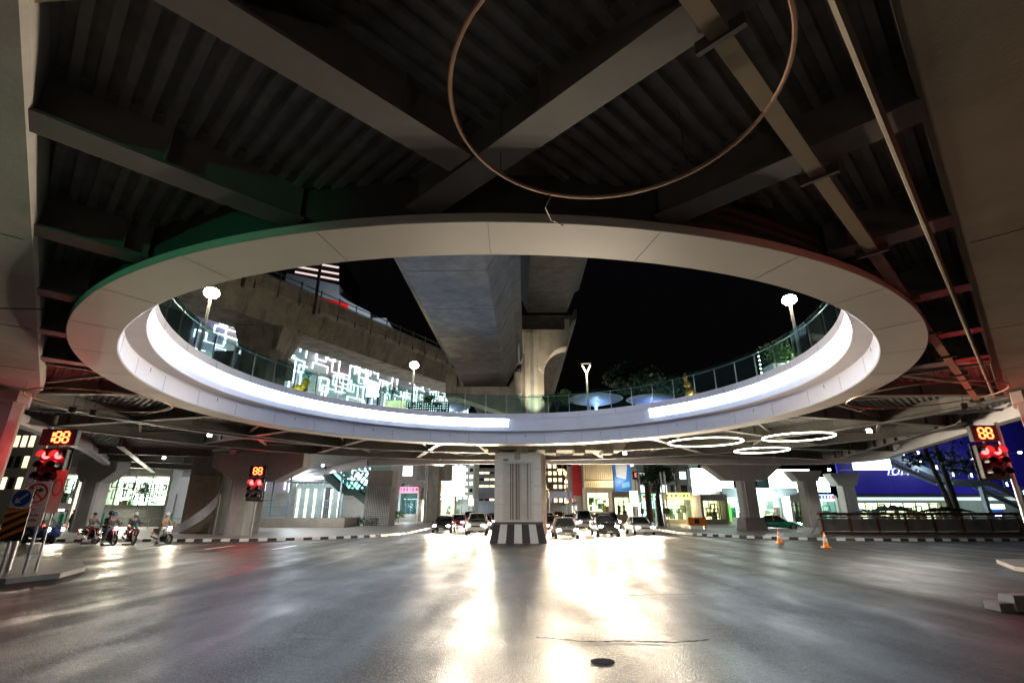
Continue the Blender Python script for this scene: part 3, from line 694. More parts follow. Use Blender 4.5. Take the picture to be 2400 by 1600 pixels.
v3, pos3, L3 = girder_path([tuple(pv - dirv * 30), tuple(pv), tuple(pv + dirv * 24), tuple(pv + dirv * 40 + Vector((3, 4)))], 17.4, 1.9, 2.4, 2.2, 0.5, 1.5, 'weathered concrete rail viaduct at left in front of the lit facade', joints=7, mat=pm('viaduct_weathered', (0.52, 0.47, 0.37), 0.85, var=0.28, scale=0.9, bump=0.3, bscale=14, stain=0.7, stz=0.12))
for i in range(22):                 # trackside railing posts and catenary masts
    p, d = pos3(14 + i * 2.2); nn = Vector((d.y, -d.x, 0))
    wpart('parapet_post', MB().box(p.x + nn.x * 2.9, p.y + nn.y * 2.9, 20.7, 0.1, 0.1, 2.4), STEEL_D, v3)
for r_ in (1.6, 2.1):
    pts = []
    for i in range(20):
        p, d = pos3(14 + i * 2.4); nn = Vector((d.y, -d.x, 0)); pts.append((p.x + nn.x * 2.92, p.y + nn.y * 2.92, 19.6 + r_))
    wpart('parapet_rail', MB().tube(pts, 0.05, 5), STEEL_D, v3)
for s in (24, 31):
    p, d = pos3(s); nn = Vector((d.y, -d.x, 0))
    wpart('catenary_mast', MB().box(p.x + nn.x * 2.95, p.y + nn.y * 2.95, 22.5, 0.22, 0.22, 6.5), STEEL_D, v3)
# pier under the left viaduct
p3 = thing('rail_pier', 'stained concrete pier with downpipe under the left viaduct', 'pier', (-22.3, 42.4, 0))
part('shaft', MB().prism([(-1.6, -1.1), (-1.1, -1.6), (1.1, -1.6), (1.6, -1.1), (1.6, 1.1), (1.1, 1.6), (-1.1, 1.6), (-1.6, 1.1)], 7.42, 16.2), CONC_D, p3)
part('lower_shaft', MB().box(0, 0.9, 3.75, 1.9, 1.9, 7.3), CONC, p3)
part('head', MB().hexa([(-1.6, -1.55, 15.3), (1.6, -1.55, 15.3), (1.6, 1.55, 15.3), (-1.6, 1.55, 15.3), (-2.2, -1.9, 17.35), (2.2, -1.9, 17.35), (2.2, 1.9, 17.35), (-2.2, 1.9, 17.35)]), CONC_D, p3)
part('downpipe', MB().tube([(-1.9, -1.75, 7.5), (-1.9, -1.75, 13.6), (-1.6, -1.7, 15.4)], 0.22, 8), pm('pipe_bluegrey', (0.42, 0.5, 0.58), 0.45), p3)
part('bracket', MB().box(-3.0, -0.6, 14.4, 1.8, 1.6, 1.5), CONC, p3)
part('bracket', MB().box(2.3, -0.6, 13.6, 0.8, 1.4, 1.6), CONC, p3)
# tall pier carrying both tracks
tp = thing('rail_pier', 'tall stained concrete pier with curved bracket arm between the two tracks', 'pier', (1.85, 42.3, 0))
CONC_T = pm('pier_concrete', (0.52, 0.45, 0.36), 0.8, var=0.2, scale=0.8, bump=0.25, bscale=14, stain=0.6, stz=0.12)
part('column', MB().prism([(-1.0, -0.55), (-0.7, -0.9), (0.35, -0.9), (0.95, -0.5), (0.95, 0.9), (-1.0, 0.9)], 0, 17.0), CONC_T, tp)
brc = [(-1.0, 15.2), (0.95, 13.2)]
for i in range(9):
    t_ = i / 8; brc.append((0.95 + 2.1 * (1 - math.cos(t_ * PI / 2)), 13.2 + 2.5 * math.sin(t_ * PI / 2)))
brc += [(3.35, 16.4), (3.35, 18.3), (2.9, 18.3), (2.9, 17.3), (-1.6, 17.3), (-1.6, 16.2), (-1.0, 15.9)]
part('bracket', MB().xz(brc, -0.85, 0.85), CONC_T, tp)
part('lower_bracket', MB().xz([(-7.2, 11.95), (-1.0, 11.95), (-1.0, 9.2), (-6.4, 11.0), (-7.2, 11.2)], -1.2, 0.8), CONC_D, tp)
part('lower_bracket_end', MB().bx(-7.5, -6.6, -1.4, 1.0, 11.0, 13.0), CONC_D, tp)
part('lower_bracket_end', MB().bx(-1.7, -1.0, -1.4, 1.0, 11.3, 13.2), CONC_D, tp)
part('uplight', MB().box(.2, -3.2, 7.55, .3, .2, .2), LAMPC, tp); lamp('uplight_beam', tp, (.2, -3.2, 7.8), 'SPOT', 2200, (1, .9, .7), .1, (R(152), 0, 0), R(46), .8)  # added uplight out of view behind the rail, only to brighten the pier
part('chase', MB().bx(-0.25, 0.05, -0.96, -0.9, 7.5, 17), CONC, tp)
wpart('drain_gutter', MB().tube([(-0.05, 3, 14.3), (0.15, 24, 14.3), (0.55, 40.5, 14.1)], 0.16, 8), pm('gutter_pale', (0.5, 0.5, 0.49), 0.6), v1)

# ================================================================= things standing on the skywalk
def street_lamp(x, y, h, label, ball):
    t = thing('street_lamp', label, 'street lamp', (x, y, 7.42), 0, 'lamps on the skywalk deck')
    part('base', MB().lathe([(0.14, 0), (0.14, 0.05), (0.075, 0.12)], n=12), GALV, t)
    part('pole', MB().tube([(0, 0, 0), (0, 0, h - (.33 if ball else .55))], [0.075, 0.06], 10), POLEW, t)
    for s in (-1, 1):
        if not ball: part('arm', MB().bar((0, 0, h - 0.6), (s * (.12 if ball else 0.26), 0, h - (.26 if ball else 0.05)), 0.05, 0.045), POLEW, t)
        if not ball: part('lamp_head', MB().bar((s * 0.06, -0.04, h - 0.46), (s * 0.25, -0.04, h - 0.06), 0.05, 0.045), LAMPW, t)
    if not ball: part('cap', MB().bar((-0.34, 0, h + .07), (0.34, 0, h + 0.12), 0.2, 0.03), STEEL_D, t)
    if ball: part('globe', MB().ball(0, 0, h - 0.14, 0.29, 0.29, 0.22, 20, 14), GLOBE, t, True)
    if not ball: lamp('light', t, (0, -0.3, h - 0.45), 'POINT', 120, (1.0, 0.84, 0.55), 0.1)
street_lamp(-12.45, 18.6, 3.2, 'bright street lamp on the skywalk at the left side of the ring', True)
street_lamp(12.3, 20.0, 3.5, 'bright street lamp on the skywalk at the right side of the ring', True)
street_lamp(-6.3, 30.4, 3.5, 'bright street lamp standing left of the lower viaduct on the deck', True)
street_lamp(4.9, 31.2, 3.6, 'slender Y shaped street lamp right of the tall pier', False)
BLUEL = em('canopy_uplight_blue', (0.12, 0.2, 1.0), 8.0); WLED = em('uplight_white', (1, 1, 1), 14)
SAUCER = pm('saucer_white', (0.66, 0.66, 0.68), 0.4)
def saucer(px, py, Y, dia, label, bl=(0.15, 0.25, 1.0)):
    p = at(px, py, Y); t = thing('saucer_canopy', label, 'canopy', (p.x, Y, 7.42), 0, 'white saucer canopies on the skywalk')
    h = p.z - 7.42; r = dia / 2
    part('disc', MB().lathe([(0.05, -0.28), (r * .45, -0.24), (r * .9, -0.02), (r, 0.08), (r - .03, 0.11), (r * .85, 0.06), (r * .4, -0.1), (0.05, -0.14)], cz=h, n=64), SAUCER, t, True)
    part('stem', MB().lathe([(0.28, 0), (0.12, 0.3), (0.10, h - 0.5), (0.3, h - 0.25)], n=16), SAUCER, t, True)
    part('uplight', MB().box(0, -0.45, h * 0.42, 0.5, 0.12, 0.12), WLED, t)
    lamp('uplight_beam', t, (0, -0.5, h * 0.42 + .2), 'POINT', 45, bl, 0.08)
saucer(1396, 938, 33.0, 3.7, 'white saucer canopy lit blue right of the tall pier')
saucer(1524, 938, 34.5, 3.4, 'white saucer canopy lit blue next to the gold hare')
saucer(1048, 955, 33.5, 3.2, 'white saucer canopy lit violet left of the tall pier', (0.5, 0.45, 1.0))

LEAF = pm('leaf_green', (0.06, 0.13, 0.03), 0.5, var=0.5, scale=6); LEAF_D = pm('leaf_dark', (0.02, 0.065, 0.04), 0.5, var=0.5, scale=3); BARK = pm('bark', (0.06, 0.045, 0.035), 0.9, bump=0.4)
def leaves(n, clumps, size, seed):
    rn = random.Random(seed); mb = MB()
    for _ in range(n):
        cx, cy, cz, rx, ry, rz = rn.choice(clumps)
        while True:
            a = Vector((rn.uniform(-1, 1), rn.uniform(-1, 1), rn.uniform(-1, 1)))
            if 0.25 < a.length < 1: break
        p = Vector((cx + a.x * rx, cy + a.y * ry, cz + a.z * rz)); d = Vector((rn.uniform(-1, 1), rn.uniform(-1, 1), rn.uniform(-.6, .6))).normalized()
        s = d.cross(Vector((rn.uniform(-1, 1), rn.uniform(-1, 1), 1))).normalized(); L = size * rn.uniform(.6, 1.3); w = L * .35
        mb.poly([p, p + d * L * .5 + s * w, p + d * L, p + d * L * .5 - s * w])
    return mb
def tree(name, base, h, cr, label, leaf, n, size, seed, trunk_r=0.12, lean=(0, 0), sq=0.75, group=None, cat='tree'):
    rn = random.Random(seed); t = thing(name, label, cat, base, 0, group)
    top = Vector((lean[0], lean[1], h)); mid = top * .5 + Vector((rn.uniform(-.1, .1) * h * .3, 0, 0))
    mb = MB().tube([(0, 0, 0), mid, top * .8], [trunk_r, trunk_r * .75, trunk_r * .4], 8); cl = []
    for i in range(11):
        a = rn.uniform(0, 2 * PI); rr = cr * rn.uniform(.25, .8); e = top + Vector((rr * math.cos(a), rr * math.sin(a), rn.uniform(-.35, .6) * cr * sq))
        mb.tube([top * rn.uniform(.5, .78), (top + e) * .5 - Vector((0, 0, .1 * cr)), e], [trunk_r * .35, trunk_r * .22, trunk_r * .1], 5)
        q = cr * rn.uniform(.28, .48); cl.append((e.x, e.y, e.z, q, q, q * .7))
    part('trunk', mb, BARK, t); c = part('crown', leaves(n, cl, size, seed), leaf, t); return t
tree('deck_tree', (3.1, 33.4, 7.42), 1.75, 1.0, 'small round green tree on the deck beside the tall pier', LEAF, 900, .16, 3, .05, cat='tree')
for px, py, Y, r, lb in ((916, 918, 32.0, .8, 'low green shrub left of the yellow board'), (1005, 938, 31.6, .5, 'small green shrub by the dotted light wall')):
    p = at(px, py, Y); tree('shrub', (p.x, Y, 7.42), p.z - 7.42, r, lb, LEAF, 500, .12, int(px), .04, cat='shrub')
p = at(1822, 832, 21.5)
tpn = thing('planter', 'pale planter with round clipped shrub beside the right rail', 'planter', (p.x, 21.5, 7.42))
part('pot', MB().hexa([(-.5, -.4, 0), (.5, -.4, 0), (.5, .4, 0), (-.5, .4, 0), (-.55, -.45, .75), (.55, -.45, .75), (.55, .45, .75), (-.55, .45, .75)]), FASCIA, tpn)
part('shrub', leaves(900, [(0, 0, 1.35, .75, .75, .62), (.2, 0, 1.2, .6, .6, .5)], .12, 9), LEAF, tpn)
part('spotlight', MB().box(.25, -.62, .72, .4, .1, .09, .1), LAMPC, tpn)
lamp('spot_beam', tpn, (.25, -.8, .8), 'POINT', 14, (1, .95, .8), .05)
# gold hare sculpture on plinth
GOLD = pm('gold_bronze', (0.45, 0.25, 0.07), 0.35, metal=0.85, var=0.25); YEL = pm('yellow_gloss', (0.55, 0.42, 0.03), 0.3, var=0.15)
p = at(1622, 930, 28.5)
hr = thing('hare_sculpture', 'gold hare sculpture sitting on a pale plinth behind the glass rail', 'sculpture', (p.x, 28.5, 7.42))
part('plinth', MB().bx(-.55, .55, -.4, .4, 0, .7), FASCIA, hr)
hb = MB().ball(-.05, 0, 1.05, .34, .3, .42).ball(.22, 0, .95, .28, .26, .22).ball(-.12, 0, 1.6, .2, .17, .24).ball(-.32, 0, 1.55, .12, .11, .1)
part('body', hb, GOLD, hr, True)
for s in (-1, 1): part('ear', MB().ball(.02 - .28, s * .08, 1.98, .10, .04, .36, 10, 8), GOLD, hr, True)
for s in (-1, 1): part('foreleg', MB().tube([(-.2, s * .14, 1.1), (-.34, s * .14, .9), (-.38, s * .14, .7)], [.09, .07, .07], 8), GOLD, hr, True)
part('tail', MB().ball(.52, 0, .92, .12, .1, .1), GOLD, hr, True)
part('spotlight', MB().box(-.25, -.5, .74, .4, .1, .08), LAMPC, hr)
lamp('spot_beam', hr, (-.2, -.8, .85), 'POINT', 16, (1, .9, .6), .05)
# yellow animal sculpture balancing a blue globe
p = at(697, 905, 27.0)
bl_ = thing('animal_sculpture', 'glossy yellow animal sculpture carrying a pale blue globe behind the left rail', 'sculpture', (p.x, 27.0, 7.42)); bl_.scale = (.72, .72, .72)
part('plinth', MB().bx(-1.1, 1.1, -.5, .5, 0, .55), FASCIA, bl_)
part('body', MB().ball(.1, 0, 1.35, .62, .36, .36).ball(.55, 0, 1.55, .34, .28, .38).ball(.62, 0, 1.95, .24, .22, .26).ball(.84, 0, 1.86, .16, .14, .12), YEL, bl_, True)
for x_, s in ((-.35, -1), (-.35, 1), (.55, -1), (.55, 1)): part('leg', MB().tube([(x_, s * .2, 1.3), (x_ + .08, s * .22, .9), (x_ - .02, s * .22, .55)], [.17, .11, .12], 8), YEL, bl_, True)
part('tail', MB().tube([(-.5, 0, 1.4), (-.85, 0, 1.2), (-1.05, 0, 1.0)], [.08, .05, .04], 6), YEL, bl_, True)
part('globe', MB().ball(.62, 0, 2.48, .30, .30, .30, 20, 14), pm('globe_blue', (.3, .5, .55), .3), bl_, True)
lamp('spot_beam', bl_, (.2, -1.2, 1.3), 'POINT', 18, (1, .95, .7), .05)
# light boxes and boards on the far deck
def board(name, px0, py0, px1, py1, Y, mat, label, cat, legs=True, d=0.12):
    a = at(px0, py1, Y); b = at(px1, py0, Y); gz = 7.42 if a.z > 7.3 else 0.14
    t = thing(name, label, cat, ((a.x + b.x) / 2, Y, gz)); w = (b.x - a.x) / 2
    part('face', MB().bx(-w, w, -d / 2, d / 2, a.z - gz, b.z - gz), mat, t)
    part('frame', MB().bx(-w - .05, w + .05, d / 2 + .002, d / 2 + .06, a.z - gz - .05, b.z - gz + .05), STEEL_D, t)
    if legs and a.z - gz > .1:
        for s in (-1, 1): part('leg', MB().bx(s * w * .8 - .05, s * w * .8 + .05, d / 2 + .065, d / 2 + .14, 0, b.z - gz - .1), STEEL_D, t)
    return t
SCR = em('screen_white', (0.9, 0.96, 1.0), 5.0)
board('light_box', 858, 901, 890, 929, 32.5, SCR, 'brilliant white light box on the deck at the end of the lit facade', 'light box')
board('light_board', 902, 938, 952, 962, 31.2, em('board_yellow', (0.75, 0.8, 0.45), 0.9, .5, 2), 'pale yellow printed board on the deck', 'board')
dw = thing('dotted_light_wall', 'low dark wall dotted with tiny white lights on the deck', 'light wall', (at(1000, 950, 32).x, 32.0, 7.42))
part('panel', MB().bx(-1.35, 1.5, 0, .08, 0, 1.3), pm('dark_panel', (.03, .05, .06), .5), dw)
dots = MB()
for i in range(19):
    for j in range(8):
        if random.random() < .8: dots.box(-1.27 + i * .146, -.02, .12 + j * .15, .03, .03, .03)
o = part('light_dots', dots, em('dot_white', (.85, 1, 1), 5), dw); o['kind'] = 'stuff'
for i, (px, py, Y) in enumerate(((1660, 860, 24.5), (1694, 862, 24.2))):
    pass
fs = thing('fairy_light_strand', 'vertical strand of white fairy lights behind the right rail', 'lights', (at(1781, 850, 23.5).x, 23.5, 7.42))
part('cord', MB().tube([(0, 0, 0), (0, 0, 2.2)], .01, 5), BLACK, fs)
for j in range(9): part('bulb', MB().ball(0, 0, .35 + j * .21, .035, .035, .035, 8, 6), LAMPC, fs)
# ================================================================= buildings and shop fronts
def text_mesh(s, size, depth=0.01, shear=0.0, align='CENTER'):
    cu = bpy.data.curves.new('text', 'FONT'); cu.body = s; cu.size = size; cu.extrude = depth; cu.align_x = align; cu.align_y = 'CENTER'; cu.shear = shear
    o = bpy.data.objects.new('text', cu); COL.objects.link(o); dg = bpy.context.evaluated_depsgraph_get()
    me = bpy.data.meshes.new_from_object(o.evaluated_get(dg)); bpy.data.objects.remove(o); return me
def lettering(s, size, mat, parent, loc, shear=0.0, rz=0.0, align='CENTER'):
    me = text_mesh(s, size, 0.01, shear, align); me.materials.clear(); me.materials.append(mat)
    o = link('lettering', me, parent); o.location = loc; o.rotation_euler = (PI / 2, 0, rz); return o

LEDW = em('frame_light', (0.86, 0.95, 1.0), 3.0)
FACADE = pm('facade_panel', (0.30, 0.31, 0.31), 0.5, var=0.2, scale=0.3)
A_ = Vector((-46, 66, 0)); B_ = Vector((-12.5, 137, 0)); dW = (B_ - A_); LW = dW.length; dW.normalize(); nW = Vector((dW.y, -dW.x, 0))
mall = thing('mall_building', 'mall facade covered with glowing white rectangular outlines behind the left viaduct', 'building', A_, math.atan2(dW.y, dW.x))
part('wall', MB().bx(0, LW, 0.3, 14, 0, 34), FACADE, mall)
rn = random.Random(11)
for i in range(15):                # facade panels, proud of the wall
    for j in range(6):
        if rn.random() < 0.6:
            part('facade_panel', MB().bx(i * LW / 15 + .1, (i + 1) * LW / 15 - .1, 0.06, 0.28, 4.5 + j * 4.9, 4.5 + (j + 1) * 4.9 - .15), pm('facade_tone_%d_%d' % (i, j), [v_ * rn.uniform(.8, 1.25) for v_ in [(.29, .31, .31)] for v_ in v_], 0.4), mall)
nu, nz = int(LW / 2.3), 11
for i in range(nu):
    for j in range(nz):
        if rn.random() > .78: continue
        cw_, ch_ = LW / nu, 27.0 / nz; w = cw_ * rn.choice((.5, .8, 1.1, 1.6, 2.1)); h = ch_ * rn.choice((.5, .8, 1.1, 1.5, 1.9)); u = max(0, i * cw_ + rn.uniform(-1.1, 1.1)); z = 5 + j * ch_ + (i % 3) * .8 + rn.uniform(-1.2, 1.2); t_ = .10; d0, d1 = -.14 - .05 * ((i + j) % 3), .05; u = min(u, LW - w - .1)
        mb = MB()
        if rn.random() < .85: mb.bx(u, u + w, d0, d1, z + h - t_, z + h)
        if rn.random() < .85: mb.bx(u, u + t_, d0, d1, z, z + h - t_ - .002)
        if rn.random() < .7: mb.bx(u + w - t_, u + w, d0, d1, z, z + h - t_ - .002)
        if rn.random() < .5: mb.bx(u + t_ + .002, u + w - t_ - .002, d0, d1, z, z + t_)
        if mb.v: part('light_frame', mb, LEDW, mall)
for k in range(5):
    lamp('facade_glow', mall, (6 + k * 16, -5, 22), 'POINT', 1300, (.9, .98, 1), 1.0)

def outline(name, pts, Y, depth, mat, label, cat='building', zmin=None):
    P = [at(x, y, Y) for x, y in pts]; bx_ = sum(p.x for p in P) / len(P)
    t = thing(name, label, cat, (bx_, Y, 0)); zz = min(p.z for p in P) if zmin is None else zmin
    o = wpart('wall', MB().xz([(p.x, p.z) for p in P], Y, Y + depth), mat, t)
    return t
GREYB = pm('render_grey', (0.30, 0.32, 0.35), 0.7, var=0.08, scale=.2)
gb = outline('grey_tower', [(640, 1185), (960, 1185), (955, 822), (905, 745), (868, 745), (868, 732), (815, 705), (795, 690), (795, 668), (672, 640), (668, 660), (640, 660)], 150, 30, GREYB, 'grey stepped building with a red sign strip above the left viaduct')
P0, P1 = at(722, 690, 149.6), at(815, 726, 149.6)
wpart('sign_strip', MB().sweep([P0, at(815, 712, 149.6), at(815, 732, 149.6), at(722, 707, 149.6)], (0, .35, 0)), em('red_sign', (0.75, 0.02, 0.02), 0.35), gb)
lamp('added_facade_fill', gb, (4, -14, 55), 'POINT', 9000, (.8, .9, 1), 1)  # added lamp without a fixture, brightens the grey walls in place of city glow
tw = outline('dark_tower', [(690, 900), (796, 900), (796, 600), (690, 600)], 190, 30, pm('tower_dark', (.03, .03, .035), .4), 'dark tower with glowing floor lines behind the grey building')
for k, (ya, yb) in enumerate(((637, 656), (624, 642), (609, 627), (596, 612))):
    wpart('floor_line', MB().bar(at(692, ya, 189.7), at(794, yb, 189.7), .3, .7), em('floor_line_%d' % k, (1, .75, .72), .8), tw)

def block(name, px0, px1, pt, Y, depth, mat, label, rows, cols, win, pb=1205, inset=.2, wf=.62, hf=.55, lit=1.0, seed=0, cat='building'):
    a = at(px0, pb, Y); b = at(px1, pt, Y); w = b.x - a.x; h = b.z; t = thing(name, label, cat, ((a.x + b.x) / 2, Y, .0)); rr = random.Random(seed)
    part('wall', MB().bx(-w / 2, w / 2, 0, depth, 0, h), mat, t)
    part('cornice', MB().bx(-w / 2 - .2, w / 2 + .2, -.25, depth, h + .002, h + .5), mat, t)
    cw, ch = w / cols, (h - 4) / max(1, rows)
    for i in range(cols):
        for j in range(rows):
            x_, z_ = -w / 2 + cw * (i + .5), 4 + ch * (j + .5)
            f = part('window', MB().bx(x_ - cw * wf / 2, x_ + cw * wf / 2, -.06, .05, z_ - ch * hf / 2, z_ + ch * hf / 2), win if rr.random() < lit else DGLASS, t)
            part('sill', MB().bx(x_ - cw * wf / 2 - .08, x_ + cw * wf / 2 + .08, -.2, -.062, z_ - ch * hf / 2 - .12, z_ - ch * hf / 2), mat, t)
    return t
WIN_W = em('window_cool', (.8, .95, 1), 1.6, .5, .4); WIN_Y = em('window_warm', (1, .8, .45), 1.8, .5, .4)
# --- lit shop at street level on the left
WARMSHOP = em('shop_interior', (1.0, 0.94, 0.70), 7.5, .55, .5)
GOODS = [pm('goods_%d' % i, c_, .5) for i, c_ in enumerate(((.5, .1, .08), (.1, .25, .45), (.6, .5, .15), (.12, .35, .15), (.55, .5, .45), (.08, .07, .07), (.35, .2, .12)))]
def shop(name, px0, px1, pt, pbm, Y, glow, label, frames=0, wall=None, pw=None, sill=None, mull=0, seed=1, depth=3.0, frame_mat=None):
    a = at(px0, pbm, Y); b = at(px1, pt, Y); cx = (a.x + b.x) / 2; w = (b.x - a.x) / 2; t = thing(name, label, 'shop', (cx, Y, 0.14)); rr = random.Random(seed)
    zb, zt = a.z - .14, b.z - .14; wall = wall or CONC_L; fm = frame_mat or STEEL_D
    part('interior_wall', MB().bx(-w, w, depth, depth + .2, 0, zt + .3), glow, t)
    part('side_wall', MB().bx(-w - .3, -w - .002, 0, depth + .2, 0, zt + .3), wall, t); part('side_wall', MB().bx(w + .002, w + .3, 0, depth + .2, 0, zt + .3), wall, t)
    part('lintel', MB().bx(-w - .3, w + .3, -.1, depth + .3, zt + .302, zt + (1.1 if wall else .8)), wall, t)
    if zb > .25: part('sill_wall', MB().bx(-w, w, -.05, .2, 0, zb), sill or CONC, t)
    for i in range(mull + 1):
        x_ = -w + 2 * w * i / max(1, mull); part('mullion', MB().bx(x_ - .05, x_ + .05, 0.01, .12, zb, zt + .29), fm, t)
    for i in range(mull):
        x0_, x1_ = -w + 2 * w * i / mull + .055, -w + 2 * w * (i + 1) / mull - .055
        part('window_pane', MB().bx(x0_, x1_, .05, .07, zb, zt + .28), GLASS, t)
    for i in range(int(w * (1.2 if name == 'lit_shop' else 4))):                 # goods, shelves and counters inside
        gw, gh = rr.uniform(.2, .9), rr.uniform(.3, 1.3); x_ = rr.uniform(-w + .1, w - .1 - gw); z_ = 0 if rr.random() < .6 else rr.uniform(zb, max(zb + .1, zt - 1.2)); y_ = rr.uniform(.9, depth - .5)
        part('display_item', MB().bx(x_, x_ + gw, y_, y_ + .35, z_ + .01, z_ + (max(zb, .6) if z_ == 0 else 0) + gh), GOODS[rr.randrange(len(GOODS))], t)
    for i in range(frames):
        x_ = rr.uniform(-w + .4, w - 1.2); z_ = rr.uniform(zb + .1, zt - .9); fw, fh = rr.uniform(.6, 1.5), rr.uniform(.6, 1.3); y_ = rr.uniform(.5, depth - .2); q = .1
        part('display_frame', MB().bx(x_, x_ + fw, y_, y_ + .08, z_, z_ + q).bx(x_, x_ + fw, y_, y_ + .08, z_ + fh - q, z_ + fh).bx(x_, x_ + q, y_, y_ + .08, z_ + q + .002, z_ + fh - q - .002).bx(x_ + fw - q, x_ + fw, y_, y_ + .08, z_ + q + .002, z_ + fh - q - .002), rr.choice((STEEL_D, KBLACK, STEEL)), t)
    return t
block('side_street_block', -140, 92, 1010, 72, 14, pm('side_block_wall', (.2, .18, .17), .8), 'dark building at the far left edge behind the signs', 3, 9, WIN_Y, lit=.3, seed=77)
s1 = shop('lit_shop', 222, 398, 1122, 1182, 60, WARMSHOP, 'brightly lit shop window full of picture frames beside the riders', 26, mull=4, seed=4, sill=pm('grey_panel', (.16, .17, .16), .4))
s2 = shop('lit_shop', 95, 182, 1118, 1178, 57, WARMSHOP, 'narrow brightly lit shop bay behind the left signal', 10, mull=2, seed=6, sill=CONC_L)
for px in (232, 322):
    p = at(px, 1182, 59); tree('potted_shrub', (p.x, 59, p.z - .2), 1.5, .8, 'dark potted shrub in front of the shop window, %s' % ('left one' if px < 300 else 'right one'), LEAF_D, 500, .18, px, .05, cat='shrub')
lamp('window_light', s1, (0, -1.2, 4.0), 'AREA', 1200, (1, .95, .75), 3, (R(-60), 0, 0))
lamp('window_light', s2, (0, -1.2, 4.0), 'AREA', 600, (1, .95, .75), 2, (R(-60), 0, 0))
rl = thing('steel_railing', 'low steel railing with green bollards in front of the lit shop', 'railing', (at(300, 1230, 52).x, 52, .14))
for z_ in (.5, 1.0): part('rail', MB().tube([(-12, 0, z_), (8, 0, z_)], .035, 6), GALV, rl)
for i in range(11): part('post', MB().tube([(-12 + i * 2, 0, 0), (-12 + i * 2, 0, 1.02)], .04, 6), GALV, rl)
for k, (px, lb) in enumerate(((145, 'green bollard beside the standing person'), (322, 'green bollard above the red motorcycle'), (240, 'green bollard behind the passenger'), (402, 'green bollard by the openwork screen'))):
    p = at(px, 1215, 50); t = thing('bollard', lb, 'bollard', (p.x, 50, .14), 0, 'green bollards on the left pavement')
    part('post', MB().lathe([(0.0, 1.55), (.12, 1.5), (.14, 1.4), (.14, 0)], n=14), GREENP, t, True); part('base', MB().lathe([(.0, .06), (.2, .06), (.22, 0)], n=14), STEEL_D, t)

# --- metro entrance with fence, white canopy and escalator
me_ = thing('stair_enclosure', 'grey walled stair enclosure with blue steel fence on the left pavement', 'enclosure', (at(705, 1238, 57).x, 57, .14))
BLUEG = pm('blue_grey_steel', (.26, .36, .46), .45)
w = (at(806, 1200, 57).x - at(606, 1200, 57).x) / 2; zt = at(705, 1213, 57).z - .14
part('parapet_wall', MB().bx(-w, w, 0, .3, 0, zt).bx(-w, -w + .3, .302, 6, 0, zt).bx(w - .3, w, .302, 6, 0, zt), CONC_L, me_)
fz = at(705, 1172, 57).z - .14
for z_ in (zt + .25, (zt + fz) / 2 + .2, fz): part('fence_rail', MB().bx(-w, w, .12, .18, z_ - .03, z_ + .03), BLUEG, me_)
for i in range(46): part('fence_bar', MB().bx(-w + .1 + i * (2 * w - .2) / 45 - .02, -w + .1 + i * (2 * w - .2) / 45 + .02, .13, .17, zt, fz), BLUEG, me_)
for q in (-.82, -.42, .38, .8): part('canopy_post', MB().bx(q * w - .08, q * w + .08, .4, .56, zt - .5, at(700, 1088, 57).z), BLUEG, me_)
wc = thing('entrance_canopy', 'glowing white canopy over a station entrance behind the fence', 'canopy', (at(697, 1230, 66).x, 66, .14))
w = (at(748, 1110, 66).x - at(645, 1110, 66).x) / 2; z0_, z1_ = at(697, 1122, 66).z - .14, at(697, 1103, 66).z - .14
part('light_box', MB().bx(-w, w, 0, 6, z0_, z1_), em('canopy_light', (.75, .9, 1), 5.0, .3, .5), wc)
part('trim', MB().bx(-w - .2, w + .2, -.1, 6.1, z0_ - .3, z0_ - .002), STEEL_D, wc)
part('back_wall', MB().bx(-w - .5, w + .5, 6.2, 6.6, 0, z0_ - .31), pm('kiosk_wall', (.3, .38, .38), .5), wc)
for i in range(6): part('wall_light', MB().bx(-w + i * 2 * w / 5 - .12, -w + i * 2 * w / 5 + .12, 6.0, 6.18, .8, z0_ - 1.0), em('wall_light', (1, .95, .75), 2.2) if i == 0 else MATS['wall_light'], wc)
part('doorway', MB().bx(.3 * w, .6 * w, 6.1, 6.19, 0, z0_ - .8), KBLACK, wc)
lamp('canopy_glow', wc, (0, -2, z0_ - .8), 'POINT', 1600, (.8, .92, 1), .5)
es = thing('escalator', 'long escalator climbing up to the skywalk beside the station entrance', 'escalator', (at(800, 1225, 66).x, 66, .14))
pth = [at(742, 1092, 64), at(806, 1152, 64), at(830, 1152, 64), at(880, 1192, 64)]
for k, (dy, nm) in enumerate(((0, 'truss'), (1.6, 'truss'))):
    mb = MB()
    for a, b in zip(pth[:-1], pth[1:]): mb.bar(a + Vector((0, dy, 0)), b + Vector((0, dy, 0)), .12, .8)
    wpart(nm, mb, pm('teal_grey_%d' % k, (.12, .19, .2), .5), es)
mb = MB()
for a, b in zip(pth[:-1], pth[1:]): mb.bar(a + Vector((0, .8, -.1)), b + Vector((0, .8, -.1)), 1.45, .3)
wpart('steps', mb, STEEL_D, es)
for dy in (0, 1.6):
    wpart('handrail', MB().tube([p + Vector((0, dy, 1.35)) for p in pth], .06, 6), BLACK, es)
    for a, b in zip(pth[:-1], pth[1:]): wpart('glass_balustrade', MB().sweep([a + Vector((0, dy, .42)), b + Vector((0, dy, .42)), b + Vector((0, dy, 1.28)), a + Vector((0, dy, 1.28))], (0, .02, 0)), GLASS, es)
eg = thing('glass_canopy', 'sloping glazed roof with bright tubes over the escalator', 'canopy', (at(820, 1225, 68).x, 68, .14))
